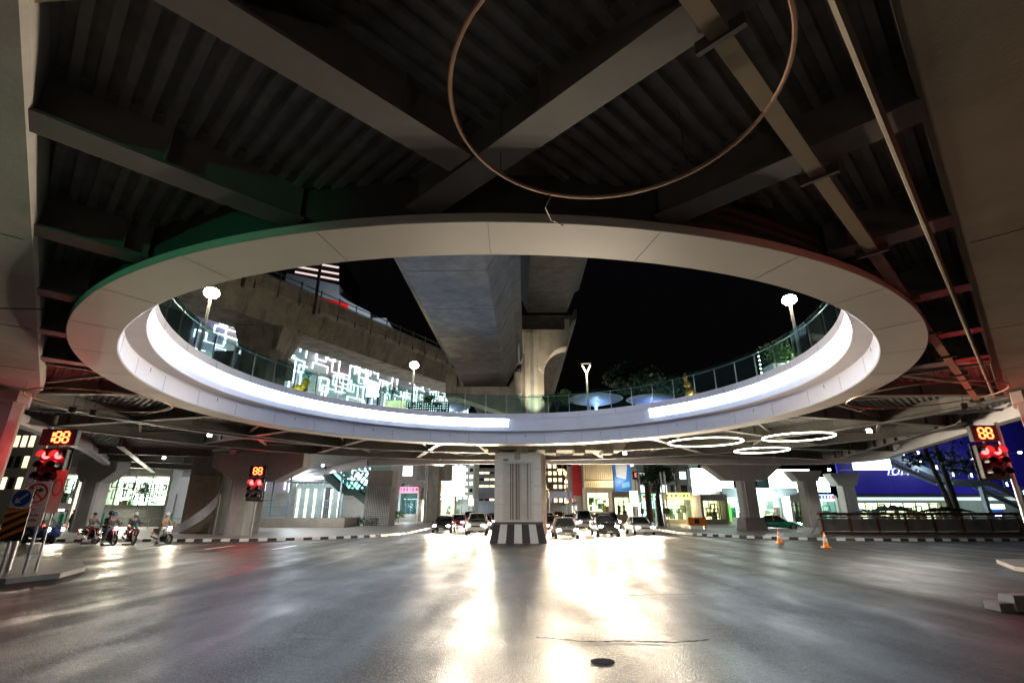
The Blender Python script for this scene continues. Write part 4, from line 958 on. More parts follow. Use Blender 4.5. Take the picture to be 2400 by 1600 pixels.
for i in range(5):
    a, b = at(770 + i * 22, 1088 + i * 10, 68), at(800 + i * 22, 1082 + i * 6, 71)
    wpart('tube_light', MB().bar(at(812 + i * 12, 1150 - i * 2, 68), at(838 + i * 12, 1108, 68), .22, .18), em('tube_light', (.95, .98, .9), 8.0) if i == 0 else MATS['tube_light'], eg)
    wpart('rafter', MB().bar(at(745 + i * 26, 1086, 67), at(812 + i * 26, 1150, 67), .14, .18), BLUEG, eg)
wpart('glazing', MB().sweep([at(748, 1084, 67.2), at(920, 1084, 67.2), at(905, 1150, 67.2), at(812, 1150, 67.2)], (0, .03, 0)), GLASS, eg)
hg = thing('hedge_bed', 'row of low rounded bushes lit yellow beside the escalator', 'hedge', (at(825, 1225, 62).x, 62, .14))
for i in range(6): part('bush', leaves(260, [(-2.2 + i * .95, 0, .55, .6, .5, .55)], .16, 40 + i), LEAF, hg)
lamp('ground_light', hg, (0, -1.0, .5), 'POINT', 60, (1, .8, .3), .1)
for i, (px, py, Y, s_) in enumerate(((935, 1195, 74, 1.1), (965, 1198, 86, 1.0), (1078, 1186, 110, 1.4))):
    p = at(px, py, Y); t = tree('roadside_bush', (p.x, Y, .14), 1.0, s_, ('round bush on the left pavement past the grey screen', 'smaller bush on the left pavement before the lit column', 'bush below the bright screen on the left')[i], LEAF, 500, .2, 60 + i, .06, cat='bush')
    lamp('ground_light', t, (.3, -1.4, .5), 'POINT', 50, (1, .85, .35), .1)

# --- the far street, left of the clad pillar
SCREEN_HOT = em('led_screen', (.85, 1.0, 1.0), 10.0)
block('glazed_block', 1034, 1112, 1062, 128, 20, pm('glazed_wall', (.4, .45, .46), .4), 'white office block with glowing windows left of the clad pillar', 7, 6, WIN_W, lit=.8, seed=2)
board('led_screen', 1036, 1092, 1090, 1162, 110, SCREEN_HOT, 'dazzling white LED screen over the left pavement', 'screen', True, .5)
block('terraced_block', 1108, 1160, 1100, 175, 20, pm('terrace_wall', (.32, .35, .4), .6), 'distant block with stacked balconies left of the clad pillar', 5, 4, WIN_Y, lit=.7, seed=5, wf=.85, hf=.3)
fb = thing('footbridge', 'distant steel footbridge crossing the street beyond the clad pillar', 'footbridge', (at(1215, 1200, 150).x, 150, 0))
l_, r_ = at(1085, 1160, 150), at(1345, 1160, 150)
wpart('deck', MB().bx(l_.x, r_.x, 150, 153, l_.z - .8, l_.z), STEEL, fb); wpart('parapet', MB().bx(l_.x, r_.x, 149.8, 150, l_.z - .9, l_.z + 1.1), pm('bridge_panel', (.3, .33, .45), .5), fb)
for q in (l_.x + 1, r_.x - 1): wpart('leg', MB().bx(q - .4, q + .4, 150.5, 152, 0, l_.z - .8), CONC, fb)
bs = board('box_sign', 997, 1158, 1010, 1186, 77, em('box_sign_green', (.85, 1, .7), 4), 'glowing greenish box sign fixed beside the pale column', 'sign')
bs2 = board('box_sign', 1098, 1168, 1110, 1184, 100, em('box_sign_white', (1, .98, .9), 4), 'small glowing box sign on the far left pavement', 'sign')

# --- right of the clad pillar
for k, (px, py, Y, lb) in enumerate(((1312, 1100, 75, 'brilliant orange sodium street light right of the clad pillar'), (1277, 1146, 110, 'orange sodium street light touching the edge of the clad pillar'), (1352, 1146, 120, 'distant orange street light in front of the red banner'))):
    p = at(px, py, Y); t = thing('sodium_light', lb, 'street light', (p.x, Y, 0), 0, 'sodium street lights down the street')
    part('pole', MB().tube([(.9, 0, 0), (.9, 0, p.z - .3), (.6, 0, p.z + .05), (.1, 0, p.z + .12)], .08, 8), GALV, t)
    part('head', MB().ball(0, 0, p.z + .08, .45, .2, .12), STEEL_D, t, True); part('lamp', MB().ball(0, -.05, p.z - .06, .30, .2, .16), SODIUM, t, True)
    lamp('light', t, (0, -.4, p.z - .5), 'POINT', 900 if k == 0 else 500, (1, .5, .12), .2)
block('far_block', 1272, 1330, 1085, 200, 20, pm('far_wall', (.22, .17, .13), .8), 'far brown block down the street right of the clad pillar', 6, 5, WIN_Y, lit=.6, seed=8)
board('banner', 1343, 1080, 1362, 1161, 96, pm('banner_red', (.55, .03, .06), .6, var=.2), 'tall red vertical banner on the right side of the street', 'banner', True, .3)
board('banner', 1331, 1092, 1341, 1150, 98, pm('banner_white', (.6, .55, .58), .6, var=.25, scale=.5), 'narrow pale banner left of the red banner', 'banner', True, .3)
board('blue_screen', 1363, 1080, 1375, 1130, 97, em('screen_blue', (.25, .5, 1), 1.5, .5, .5), 'slim blue glowing screen right of the red banner', 'screen', True, .3)
fins = thing('finned_building', 'beige building front with tall vertical fins right of the red banner', 'building', (at(1408, 1200, 92).x, 92, 0))
a, b = at(1377, 1150, 92), at(1441, 1080, 92); w = (b.x - a.x) / 2
part('wall', MB().bx(-w, w, 0, 12, 0, b.z), pm('fin_wall', (.16, .13, .1), .8), fins)
for i in range(15): part('fin', MB().bx(-w + i * 2 * w / 14 - .14, -w + i * 2 * w / 14 + .14, -.6, -.002, a.z, b.z), MATS.get('fin') or pm('fin', (.55, .47, .36), .7), fins)
part('ledge', MB().bx(-w, w, -.9, -.61, (a.z + b.z) / 2 - 1.2, (a.z + b.z) / 2 - .9), MATS['fin'], fins)
lamp('fin_wash', fins, (1.5, -3.0, a.z + .5), 'POINT', 700, (1, .85, .55), .3)
shop('shop_row', 1378, 1440, 1158, 1198, 84, em('shop_yellow', (1, .86, .45), 4.1, .5, .8), 'yellow lit shop under the finned building', 5, mull=3, seed=12)
bb = board('billboard', 1441, 1086, 1476, 1161, 78, pm('poster_blue', (.03, .16, .42), .4, var=.3, scale=.4), 'tall blue billboard with a pale printed shape on the right pavement', 'billboard', True, .3)
part('printed_shape', MB().xz([(-.9, 6.6), (.5, 6.2), (.8, 8.0), (.6, 10), (-.7, 10.3), (-1.0, 8.8)], -.19, -.155), pm('print_cream', (.62, .58, .5), .5), bb)
part('printed_shape', MB().xz([(-.2, 4.9), (1.0, 5.1), (1.0, 5.9), (-.1, 5.5)], -.19, -.155), pm('print_sky', (.2, .45, .65), .5), bb)
lamp('billboard_light', bb, (0, -2.5, 6), 'POINT', 260, (.9, .95, 1), .3)
sg = board('shop_sign', 1484, 1105, 1530, 1122, 72, pm('sign_navy', (.015, .02, .06), .4), 'dark navy sign with white letters beside the blue billboard', 'sign', True, .2)
lettering('E', .85, em('letter_red', (1, .3, .25), 1.2), sg, (-1.05, -.13, at(1500, 1113, 72).z - .14)); lettering('TRU', .95, em('letter_white', (.9, .95, 1), 1.2), sg, (.35, -.13, at(1500, 1114, 72).z - .14))
shop('shop_row', 1442, 1482, 1170, 1204, 74, em('shop_gold', (1, .84, .4), 4.4, .5, .8), 'golden lit kiosk below the blue billboard', 4, mull=2, seed=14)
ks_ = board('totem_sign', 1478, 1150, 1494, 1186, 66, em('totem_yellow', (1, 1, .55), 3, .4, 1), 'yellow green lit totem sign on the right pavement', 'sign')
for px, lb in ((1473, 'left'), (1496, 'right')): board('standing_lightbox', px, 1178, px + 8, 1212, 66.5, em('panel_%s' % lb, (1, .97, 1), 4), 'slim white lit panel standing %s of the totem sign' % lb, 'light panel')
p = at(1538, 1110, 62); tree('street_tree', (p.x, 62, .14), p.z - .3, 2.6, 'dark green street tree among the poles right of the billboard', LEAF_D, 3200, .34, 21, .38)
for i, px in enumerate((1497, 1548, 1556)):
    p = at(px, 1110, 58); t = thing('utility_pole', ('thin pale utility pole left of the street tree', 'utility pole at the trunk of the street tree', 'utility pole right of the street tree trunk')[i], 'pole', (p.x, 58, .14), 0, 'utility poles on the right pavement')
    part('pole', MB().tube([(0, 0, 0), (0, 0, 5.9)], .09, 8), GALV, t); part('band', MB().lathe([(.1, 2.2), (.1, 2.5)], n=8), STEEL_D, t); part('cabinet', MB().box(.0, -.2, 1.7, .4, .2, .6), STEEL, t)
bd = block('dark_shophouse', 1500, 1610, 1098, 80, 14, pm('shophouse_wall', (.10, .12, .13), .7), 'dark shophouse behind the street tree', 2, 5, WIN_W, lit=.25, seed=21)
cn = block('cluttered_house', 1562, 1632, 1095, 86, 10, pm('clutter_wall', (.35, .42, .4), .7), 'pale shophouse with balconies and blinds left of the white screen', 4, 4, WIN_W, lit=.5, seed=25)
for i in range(4): part('balcony', MB().box(-2 + i * 1.3, -.6, 5 + (i % 3) * 1.9, 1.2, 1.0, .8), STEEL, cn)
part('awning', MB().hexa([(-1.5, -1.6, 3.4), (2.2, -1.6, 3.4), (2.2, 0, 3.9), (-1.5, 0, 3.9), (-1.5, -1.6, 3.5), (2.2, -1.6, 3.5), (2.2, 0, 4.0), (-1.5, 0, 4.0)]), pm('awning_tan', (.5, .3, .16), .7), cn)
HOT2 = em('led_screen_green', (.8, 1.0, .95), 9.0)
board('led_screen', 1626, 1098, 1712, 1160, 76, HOT2, 'huge overexposed white screen left of the hammerhead column', 'screen', True, .5)
board('led_screen', 1808, 1100, 1894, 1152, 78, HOT2, 'overexposed white screen between the hammerhead column and grey column', 'screen', True, .5)
board('led_screen', 1916, 1118, 1938, 1152, 79, HOT2, 'narrow bright white screen right of the grey column', 'screen', True, .4)
# clinic
cl = shop('clinic', 1700, 1862, 1170, 1212, 70, em('clinic_light', (.9, 1.0, .92), 5.4, .35, .6), 'white lit clinic shop front with pale blue sign band', 3, mull=5, seed=31, wall=pm('clinic_wall', (.6, .64, .64), .5))
SGB = pm('sign_pale_blue', (.42, .55, .60), .4)
sb = part('sign_band', MB().bx(-5.0, 5.2, -.5, -.12, at(1780, 1166, 70).z - .14, at(1780, 1143, 70).z - .14), SGB, cl)
zc = at(1780, 1153, 70).z - .14; INK = pm('sign_ink', (.10, .17, .22), .5)
o = lettering('noseskin', .85, INK, cl, (1.0, -.515, zc + .22)); o = lettering('LASER CLINIC', .42, INK, cl, (1.0, -.515, zc - .38))
part('emblem', MB().lathe([(.42, 0), (.55, 0), (.55, .03), (.42, .03)], n=24), INK, cl).rotation_euler = (PI / 2, 0, 0); cl.children[-1].location = (-3.1, -.51, zc)
part('portrait_panel', MB().bx(-1.9, -.7, -.03, 0.005, .5, 2.2), pm('portrait', (.22, .13, .1), .5, var=.6, scale=2), cl)
part('green_panel', MB().bx(-4.9, -4.0, -.06, -.02, .3, 2.6), em('green_lit', (.12, .7, .05), .8), cl)
lamp('shop_glow', cl, (0, -2, 3.0), 'POINT', 1500, (.9, 1, .92), .4)
shop('food_shop', 1652, 1700, 1178, 1216, 68, em('shop_orange', (1, .7, .32), 4.4, .4, 1.0), 'orange lit food shop left of the clinic', 6, mull=4, seed=33)
shop('corner_shop', 1866, 1896, 1182, 1226, 68, em('shop_cream', (1, .88, .5), 3.7, .4, 1.0), 'cream lit shop window left of the grey column', 4, mull=2, seed=35)
# blue hoarding and long low shop
hd = thing('blue_hoarding', 'long deep blue hoarding with white script above the lit shops at right', 'hoarding', (at(2200, 1200, 76).x, 76, 0))
BLU = pm('hoarding_blue', (0.03, 0.025, 0.5), .4, var=.18, scale=.15)
xs = [at(1962 + i * 62, 1100, 76).x for i in range(12)]; zb_, zt_ = at(2100, 1157, 76).z, 16
for i in range(11): wpart('panel', MB().bx(xs[i], xs[i + 1] - .03, 76 + (i % 2) * .02, 76.3, zb_, zt_), BLU, hd)
wpart('plinth_beam', MB().bx(xs[0], xs[-1], 75.9, 77, zb_ - .7, zb_ - .05), KBLACK, hd)
lt = lettering('form', 2.5, em('script_white', (.8, .85, 1), .9), hd, (at(2112, 1101, 76).x - hd.location.x, -.06, at(2112, 1101, 76).z), .45)
wpart('rule_line', MB().bar(at(2086, 1113, 75.95), at(2150, 1107, 75.95), .03, .08), em('rule_white', (.8, .85, 1), .5), hd)
for px, py, e in ((2030, 1098, 160), (2150, 1060, 330), (2280, 1076, 330), (2390, 1060, 240)):
    p = at(px, py, 70); ll = wpart('floodlight', MB().box(p.x, 70, p.z, .35, .25, .25), SCR, hd); wpart('floodlight_arm', MB().bar((p.x, 70.1, p.z), (p.x, 75.9, p.z + .2), .06, .06), STEEL_D, hd)
    lamp('floodlight_beam', hd, (p.x - hd.location.x, 69.6 - 76 , p.z - .1), 'POINT', e, (.85, .88, 1), .2)
ls = shop('long_shop', 2006, 2236, 1183, 1216, 77, em('long_shop_light', (1, .85, .5), 3.4, .6, .7), 'long row of warm lit shop windows under the blue hoarding', 10, mull=8, seed=41, wall=pm('shop_band', (.36, .33, .31), .6))
part('canopy_edge', MB().bx(-9, 17, -1.2, -.2, at(2100, 1172, 77).z - .14, at(2100, 1165, 77).z - .14), em('canopy_edge_light', (.75, .95, .92), .7), ls)
wwall = solo('shop_side_wall', MB().bx(at(2242, 1200, 77.5).x, at(2420, 1200, 77.5).x, 77.5, 78, .14, at(2300, 1172, 77.5).z), pm('side_wall_green', (.4, .48, .44), .6), 'pale greenish blank wall right of the lit shop row', 'wall')
atm = thing('cash_machine', 'blue cash machine kiosk with a bright lamp at the far right', 'kiosk', (at(2342, 1215, 74).x, 74, .14))
part('body', MB().bx(-.9, .9, 0, .9, 0, 1.9), BLUEP, atm); part('hood_light', MB().bx(-1.0, 1.0, -.3, .6, 1.95, 2.5), em('hood_light', (.95, 1, .9), 4), atm); part('screen', MB().bx(-.45, .45, -.04, -.003, .9, 1.4), SCR, atm)
# outside stair of the skywalk on the right
st = thing('outside_stair', 'steel staircase with glass balustrade descending before the blue hoarding', 'staircase', (at(2250, 1200, 60).x, 60, .14))
sp = [at(2078, 1062, 60), at(2232, 1128, 60), at(2318, 1132, 60), at(2440, 1190, 60)]
STG = pm('stair_steel', (.3, .4, .48), .45)
mb = MB()
for dy in (0, 2.4):
    for a, b in zip(sp[:-1], sp[1:]): mb.bar(a + Vector((0, dy, 0)), b + Vector((0, dy, 0)), .14, .62)
wpart('stringer', mb, STG, st)
mb = MB()
for a, b in zip(sp[:-1], sp[1:]):
    n = int((b - a).length / .35)
    for i in range(n): p = a.lerp(b, i / n); mb.box(p.x, 61.2, p.z + .1, .34, 2.2, .06)
wpart('treads', mb, STEEL, st)
for dy in (0, 2.4): wpart('handrail', MB().tube([p + Vector((0, dy, 1.5)) for p in sp], .05, 6), GALV, st)
for a, b in zip(sp[:-1], sp[1:]):
    n = max(2, int((b - a).length / 1.7))
    for i in range(n):
        q0, q1 = a.lerp(b, (i + .08) / n), a.lerp(b, (i + .92) / n); wpart('glass_panel', MB().sweep([q0 + Vector((0, 0, .45)), q1 + Vector((0, 0, .45)), q1 + Vector((0, 0, 1.4)), q0 + Vector((0, 0, 1.4))], (0, .03, 0)), GLASS, st)
        q = a.lerp(b, i / n); wpart('post', MB().box(q.x, q.y, q.z + .85, .09, .09, 1.4), STG, st); wpart('step_light', MB().box(q.x + .3, q.y - .06, q.z + .8, .16, .05, .42), SCR, st)
lamp('stair_glow', st, (-4, -1.5, 6.5), 'POINT', 150, (.85, .95, 1), .2)
for q in (sp[1], sp[2]): wpart('support', MB().bx(q.x - .2, q.x + .2, 60.9, 61.4, .14, q.z - .35), STG, st)
board('light_box', 2006, 1072, 2078, 1100, 57, em('stair_light_box', (.85, .97, 1), 4.0), 'glowing white light box at the rounded tip of the right deck arm', 'light box', False, .8)
p = at(2235, 1195, 47); t = thing('roadside_tree', 'dark double trunked tree before the blue hoarding at right', 'tree', (p.x, 47, .14))
for k, (dx, tx) in enumerate(((0, -.9), (.45, -.3))): part('trunk', MB().tube([(dx, 0, 0), (dx + tx * .4, 0, 3.2), (dx + tx, .2, 6.9), (dx + tx * 1.3, .2, 12)], [.24, .2, .17, .1], 9), BARK, t)
part('crown', leaves(1600, [(1.8, 0, 5.6, 1.6, .9, .7), (.4, -.2, 6.4, 1.5, 1, .8), (3.6, 0, 6.2, 1.6, 1, .9), (-2.2, 0, 6.3, 1.2, .8, .7), (1.5, 0, 8.2, 3, 2, 1.5), (0, 0, 11.5, 3.5, 3, 2)], .32, 71), LEAF_D, t)
p = at(1495, 880, 72); tree('background_tree', (p.x, 72, 0), p.z - .6, 5.2, 'large dark tree rising beyond the skywalk right of the tall pier', LEAF_D, 5200, .62, 81, .5, sq=.55)
p = at(1565, 905, 78); tree('background_tree', (p.x, 78, 0), p.z - .5, 4.2, 'lower dark tree rising behind the gold hare', LEAF_D, 3600, .6, 83, .45, sq=.5)
# construction barrier on the right pavement
YB = 41.5; cb = thing('construction_barrier', 'long concrete barrier with rusty steel top rail on the right pavement', 'barrier', (at(2160, 1250, YB).x, YB, .14))
xl, xr = at(1928, 1230, YB).x, at(2520, 1230, YB).x; zt_ = at(2100, 1200, YB).z; n = 9
for i in range(n):
    x0_, x1_ = xl + (xr - xl) * i / n, xl + (xr - xl) * (i + 1) / n - .08
    o = wpart('barrier_block', MB().hexa([(x0_, YB, .36), (x1_, YB, .36), (x1_, YB + .7, .36), (x0_, YB + .7, .36), (x0_, YB + .12, 1.3), (x1_, YB + .12, 1.3), (x1_, YB + .6, 1.3), (x0_, YB + .6, 1.3)]), CONC, cb); bevel(o, .03)
    wpart('post', MB().bx(x0_ - .06, x0_ + .06, YB - .06, YB + .1, .14, zt_ - .2), RUST, cb)
    wpart('bracket', MB().bx(x0_ + .8, x0_ + 1.05, YB - .1, YB + .06, 1.2, 1.5), GALV, cb)
wpart('base_rail', MB().bx(xl - .3, xr, YB - .15, YB - .02, .15, .33), RUST, cb)
wpart('middle_rail', MB().bx(xl - .3, xr, YB - .14, YB - .07, 1.36, 1.48), GALV, cb)
for k in range(14):
    x_ = xl - .2 + (xr - xl) * k / 14; wpart('top_beam', MB().bar((x_, YB - .02, zt_ - .12 + random.uniform(-.03, .03)), (x_ + (xr - xl) / 14 - .03, YB - .02, zt_ - .12 + random.uniform(-.03, .03)), .35, .22), RUST, cb)
wpart('end_brace', MB().bar((xl - 1.1, YB - .2, .16), (xl - .2, YB - .2, 1.4), .06, .06), GALV, cb)
def heap(name, px0, px1, Y, h, mat, label, seed, cat):
    rr = random.Random(seed); a, b = at(px0, 1200, Y).x, at(px1, 1200, Y).x; mb = MB(); n = 14; m = 6; zt0 = zt_ + .01
    for i in range(n + 1):
        for j in range(m + 1):
            f, g_ = i / n, j / m; mb.v.append((a + (b - a) * f, Y - .35 + g_ * .9, zt0 + h * math.sin(PI * f) ** .6 * math.sin(PI * (.08 + .84 * g_)) * rr.uniform(.55, 1.0)))
    for i in range(n):
        for j in range(m): mb.f.append((i * (m + 1) + j, (i + 1) * (m + 1) + j, (i + 1) * (m + 1) + j + 1, i * (m + 1) + j + 1))
    mb.poly([(a, Y - .35, zt0 - .005), (b, Y - .35, zt0 - .005), (b, Y + .55, zt0 - .005), (a, Y + .55, zt0 - .005)])
    return solo(name, mb, mat, label, cat)
heap('tarpaulin', 2006, 2040, YB, .28, pm('tarp_blue', (.03, .16, .6), .4), 'bright blue tarpaulin bundle on the barrier top', 3, 'tarpaulin')
heap('tarpaulin', 2040, 2145, YB, .6, pm('tarp_silver', (.45, .55, .6), .25, metal=.3), 'silver sheet slumped on the barrier top', 5, 'tarpaulin')
heap('debris_pile', 2155, 2285, YB, .45, pm('debris_dark', (.05, .06, .06), .7, var=.5, scale=4), 'dark heap of debris and netting on the barrier top', 8, 'debris')
# hanging white banner and barrier at left
hb_ = thing('sagging_banner', 'sagging white plastic banner strung beside the openwork screen', 'banner', (at(455, 1255, 39).x, 39, .14))
mb = MB(); n = 16
for i in range(n + 1):
    f = i / n; x_ = at(405 + 100 * f, 1200, 39).x; zc_ = .35 + 1.9 * f ** 2.2; hgt = .5 + .5 * f
    for z_ in (zc_, zc_ + hgt): mb.v.append((x_, 39 + .12 * math.sin(f * 9), z_))
for i in range(n): mb.f.append((2 * i, 2 * i + 2, 2 * i + 3, 2 * i + 1))
o = wpart('sheet', mb, pm('plastic_white', (.5, .52, .55), .35, var=.15), hb_); m_ = o.modifiers.new('thick', 'SOLIDIFY'); m_.thickness = .02
for px in (404, 508): p = at(px, 1200, 39); wpart('post', MB().tube([(p.x, 39.1, .14), (p.x, 39.1, 3.1)], .05, 6), GALV, hb_)
ob = thing('orange_barrier', 'low orange and white traffic barrier on the right pavement', 'barrier', (at(1635, 1225, 52).x, 52, .14))
part('board', MB().bx(-.9, .9, 0, .12, .35, 1.1), ORANGEP, ob); part('stripe', MB().bx(-.3, .2, -.02, -.002, .5, .95), KBLACK, ob)
for s in (-1, 1): part('leg', MB().bx(s * .7 - .05, s * .7 + .05, 0, .5, 0, .345), GALV, ob)

# --- rows of shophouses down the street, each with its own lit shop front and hanging signs
SIGNC = [em('sign_%d' % i, c_, st_) for i, (c_, st_) in enumerate((((1, .9, .6), 3.5), ((.7, .95, 1), 3.0), ((1, .35, .2), 2.2), ((1, .75, .15), 3.0), ((.3, 1, .5), 1.6), ((.3, .45, 1), 2.0), ((1, 1, 1), 4.5), ((1, .2, .4), 1.8)))]
ORD = ('nearest', 'second', 'third', 'fourth', 'fifth', 'sixth', 'seventh')
HW = [pm('house_wall_%d' % i, c_, .75, var=.15) for i, c_ in enumerate(((.34, .32, .3), (.26, .28, .3), (.4, .36, .3), (.22, .2, .19)))]
for side, xw, ys in ((-1, -14.5, (84, 98, 112, 128, 146, 166)), (1, 20.5, (100, 113, 127, 142, 160, 180))):
    for i, (ya, yb) in enumerate(zip(ys, ys[1:] + (ys[-1] + 20,))):
        rr = random.Random(side * 50 + i); hh = rr.uniform(9, 16); t = thing('shophouse', '%s shophouse with hanging lit signs down the %s side of the street' % (ORD[i], 'left' if side < 0 else 'right'), 'building', (xw, ya, 0), 0, 'shophouses lining the street')
        W_ = yb - ya - .2; sx = side
        part('wall', MB().bx(*sorted((0, sx * 9)), 0, W_, 3.6, hh), HW[i % 4], t); part('side_wall', MB().bx(*sorted((sx * .6, sx * 9)), 0, .25, 0, 3.55), HW[(i + 1) % 4], t)
        part('shop_interior', MB().bx(*sorted((sx * 2.2, sx * 2.5)), .3, W_ - .1, .14, 3.5), (SIGNC[0], SIGNC[6], SIGNC[1])[i % 3], t)
        part('awning', MB().hexa([(-sx * 1.6, .2, 3.1), (0, .2, 3.5), (0, W_ - .2, 3.5), (-sx * 1.6, W_ - .2, 3.1), (-sx * 1.6, .2, 3.18), (0, .2, 3.58), (0, W_ - .2, 3.58), (-sx * 1.6, W_ - .2, 3.18)]), rr.choice((REDP, GREENP, BLUEP, HW[2])), t)
        for j in range(int((hh - 4) / 2.8)):
            for k in range(int(W_ / 2.6)):
                y0_ = .5 + k * 2.6; part('window', MB().bx(*sorted((-sx * .05, -sx * .002)), y0_, y0_ + 1.6, 4.4 + j * 2.8, 6.0 + j * 2.8), rr.choice((WIN_W, WIN_Y, DGLASS, DGLASS)), t)
            y0_ = 0; part('end_window', MB().bx(*sorted((sx * 2.0, sx * 3.6)), -.05, -.002, 4.4 + j * 2.8, 6.0 + j * 2.8), rr.choice((WIN_W, WIN_Y, DGLASS)), t)
        for k in range(4):
            z_ = rr.uniform(3.7, hh - 2.2); hs = rr.uniform(.7, 2.2); ws = rr.uniform(.8, 2.0); y_ = rr.uniform(.2, W_ - .3)
            sg_ = part('hanging_sign', MB().bx(*sorted((-sx * .2, -sx * (.2 + ws))), y_, y_ + .2, z_, z_ + hs), rr.choice(SIGNC), t)
            part('sign_bracket', MB().bx(*sorted((0, -sx * .2)), y_ + .05, y_ + .15, z_ + hs * .5 - .05, z_ + hs * .5 + .05), STEEL_D, sg_)
        if i < 3: lamp('shop_glow', t, (-sx * 1.5, W_ / 2, 2.6), 'POINT', 500, (1, .9, .7), .4)

# --- further small shops filling the right pavement and the left kerb
for nm, a_, b_, pt_, pb_, Y_, c_, st_, lb, sd in (
    ('noodle_shop', 1562, 1618, 1176, 1216, 73, (1, .78, .42), 4.5, 'warm lit noodle shop left of the orange food shop', 51),
    ('phone_shop', 1506, 1546, 1178, 1212, 76, (.75, .95, 1), 4.5, 'cool lit phone shop behind the utility poles', 52),
    ('pharmacy', 1914, 1958, 1180, 1216, 72, (.7, 1, .85), 4.5, 'green white lit pharmacy between the two grey columns', 53),
    ('drinks_kiosk', 1030, 1062, 1176, 1204, 96, (1, .85, .5), 5.0, 'warm lit drinks kiosk below the dazzling screen at left', 54),
    ('ticket_kiosk', 936, 978, 1160, 1204, 82, (.8, .95, 1), 5.0, 'cool lit ticket kiosk behind the pale column at left', 55)):
    t = shop(nm, a_, b_, pt_, pb_, Y_, em(nm + '_light', c_, st_, .5, .8), lb, 3, mull=3, seed=sd)
    w_ = (at(b_, pt_, Y_).x - at(a_, pt_, Y_).x) / 2; z_ = at(a_, pt_, Y_).z + .35
    sg_ = part('sign_band', MB().bx(-w_, w_, -.35, -.12, z_, z_ + .75), SIGNC[sd % 8], t); rr = random.Random(sd)
    for k in range(6): part('sign_panel', MB().bx(-w_ + .1 + k * w_ / 3, -w_ + .1 + (k + rr.uniform(.4, .8)) * w_ / 3, -.4, -.352, z_ + .15, z_ + .6), GOODS[rr.randrange(7)], t)
    lamp('shop_glow', t, (0, -1.5, 2.4), 'POINT', 350, c_, .4)
# ================================================================= traffic signals
SEG = {'8': 'abcdefg', '1': 'bc'}
def digits(txt, h, parent, x, y, z, mat=DIGIT):
    w = h * .5; t_ = h * .13; mb = MB(); adv = h * .72; x0 = x - adv * (len(txt) - 1) / 2
    for i, ch in enumerate(txt):
        cx = x0 + i * adv
        S = {'a': (cx, z + h / 2, w - t_, t_), 'g': (cx, z, w - t_, t_), 'd': (cx, z - h / 2, w - t_, t_), 'b': (cx + w / 2, z + h / 4, t_, h / 2 - t_), 'c': (cx + w / 2, z - h / 4, t_, h / 2 - t_), 'f': (cx - w / 2, z + h / 4, t_, h / 2 - t_), 'e': (cx - w / 2, z - h / 4, t_, h / 2 - t_)}
        for s in SEG[ch]:
            a = S[s]; mb.box(a[0], y, a[1], a[2], .02, a[3])
    return part('countdown_digits', mb, mat, parent)
def signal(x, y, zc, txt, label, rz=0, s=1.0, pole=True, glow=30, lensx=(-.24, .24), poleoff=(.55, .25), arm=None):
    """zc: height of the red lenses"""
    t = thing('traffic_signal', label, 'traffic signal', (x, y, 0.0), rz, 'red traffic signals with countdown')
    zc0 = zc
    hs = part('housing', MB().box(0, .12, zc - .42 * s, .98 * s, .24, 1.36 * s), BLACK, t); bevel(hs, .03)
    bp = part('backing_board', MB().box(0, .25, zc - .42 * s, 1.08 * s, .015, 1.46 * s), KBLACK, t)
    for lx in lensx:
        for k in range(3):
            z = zc - k * .42 * s
            ln = part('lens', MB().lathe([(.0, -.10), (.09 * s, -.08), (.15 * s, -.02), (.155 * s, .02)], n=20), REDL if k == 0 else SIGOFF, t); ln.location = (lx * s, -.012, z); ln.rotation_euler = (-PI / 2, 0, 0)
            vz = MB()
            n = 10
            for i in range(n):
                a0, a1 = R(-20 + 220 * i / n), R(-20 + 220 * (i + 1) / n); r = .175 * s
                vz.hexa([(r * math.cos(a0), 0, r * math.sin(a0)), (r * math.cos(a1), 0, r * math.sin(a1)), (r * math.cos(a1), -.3 * s, r * math.sin(a1)), (r * math.cos(a0), -.3 * s, r * math.sin(a0))] + [(1.06 * r * math.cos(q), yy, 1.06 * r * math.sin(q)) for q, yy in ((a0, 0), (a1, 0), (a1, -.3 * s), (a0, -.3 * s))])
            v = part('visor', vz, BLACK, t); v.location = (lx * s, 0, z)
    cd = part('countdown_box', MB().box(0, .1, zc + .72 * s, (.36 * len(txt) + .3) * s, .2, .66 * s), BLACK, t); bevel(cd, .02)
    digits(txt, .42 * s, t, 0, -.012, zc + .72 * s)
    part('signal_bracket', MB().bx(-.03, .03, .1, .18, zc + .26 * s, zc + .4 * s), STEEL_D, t)
    if pole:
        part('pole', MB().tube([(poleoff[0], poleoff[1] + .12, .1), (poleoff[0], poleoff[1] + .12, zc + 1.0)], .075, 10), GALV, t)
        part('pole_arm', MB().bar((poleoff[0], poleoff[1] + .1, zc - .1), (0, .3, zc - .1), .06, .06), GALV, t); part('pole_arm', MB().bar((poleoff[0], poleoff[1] + .1, zc - .8), (0, .3, zc - .8), .06, .06), GALV, t)
    for lx in lensx: lamp('red_glow', t, (lx * s, -.4, zc + .02), 'POINT', glow / 2, (1, .02, .03), .12)
    return t
pL = at(124, 1066, 17.0); signal(pL.x, 17.0, pL.z, '188', 'large red signal with 188 countdown at the left edge', R(4), .84, glow=34, poleoff=(-.6, .2))
pR = at(2322, 1056, 17.2); signal(pR.x, 17.2, pR.z, '88', 'large red signal with 88 countdown at the right edge', R(-4), .84, glow=50, poleoff=(.62, .1))
pM = at(600, 1130, 37.0); signal(pM.x, 37.0, pM.z, '88', 'smaller red signal in front of the middle column', R(6), 1.12, glow=110, poleoff=(.05, .25))
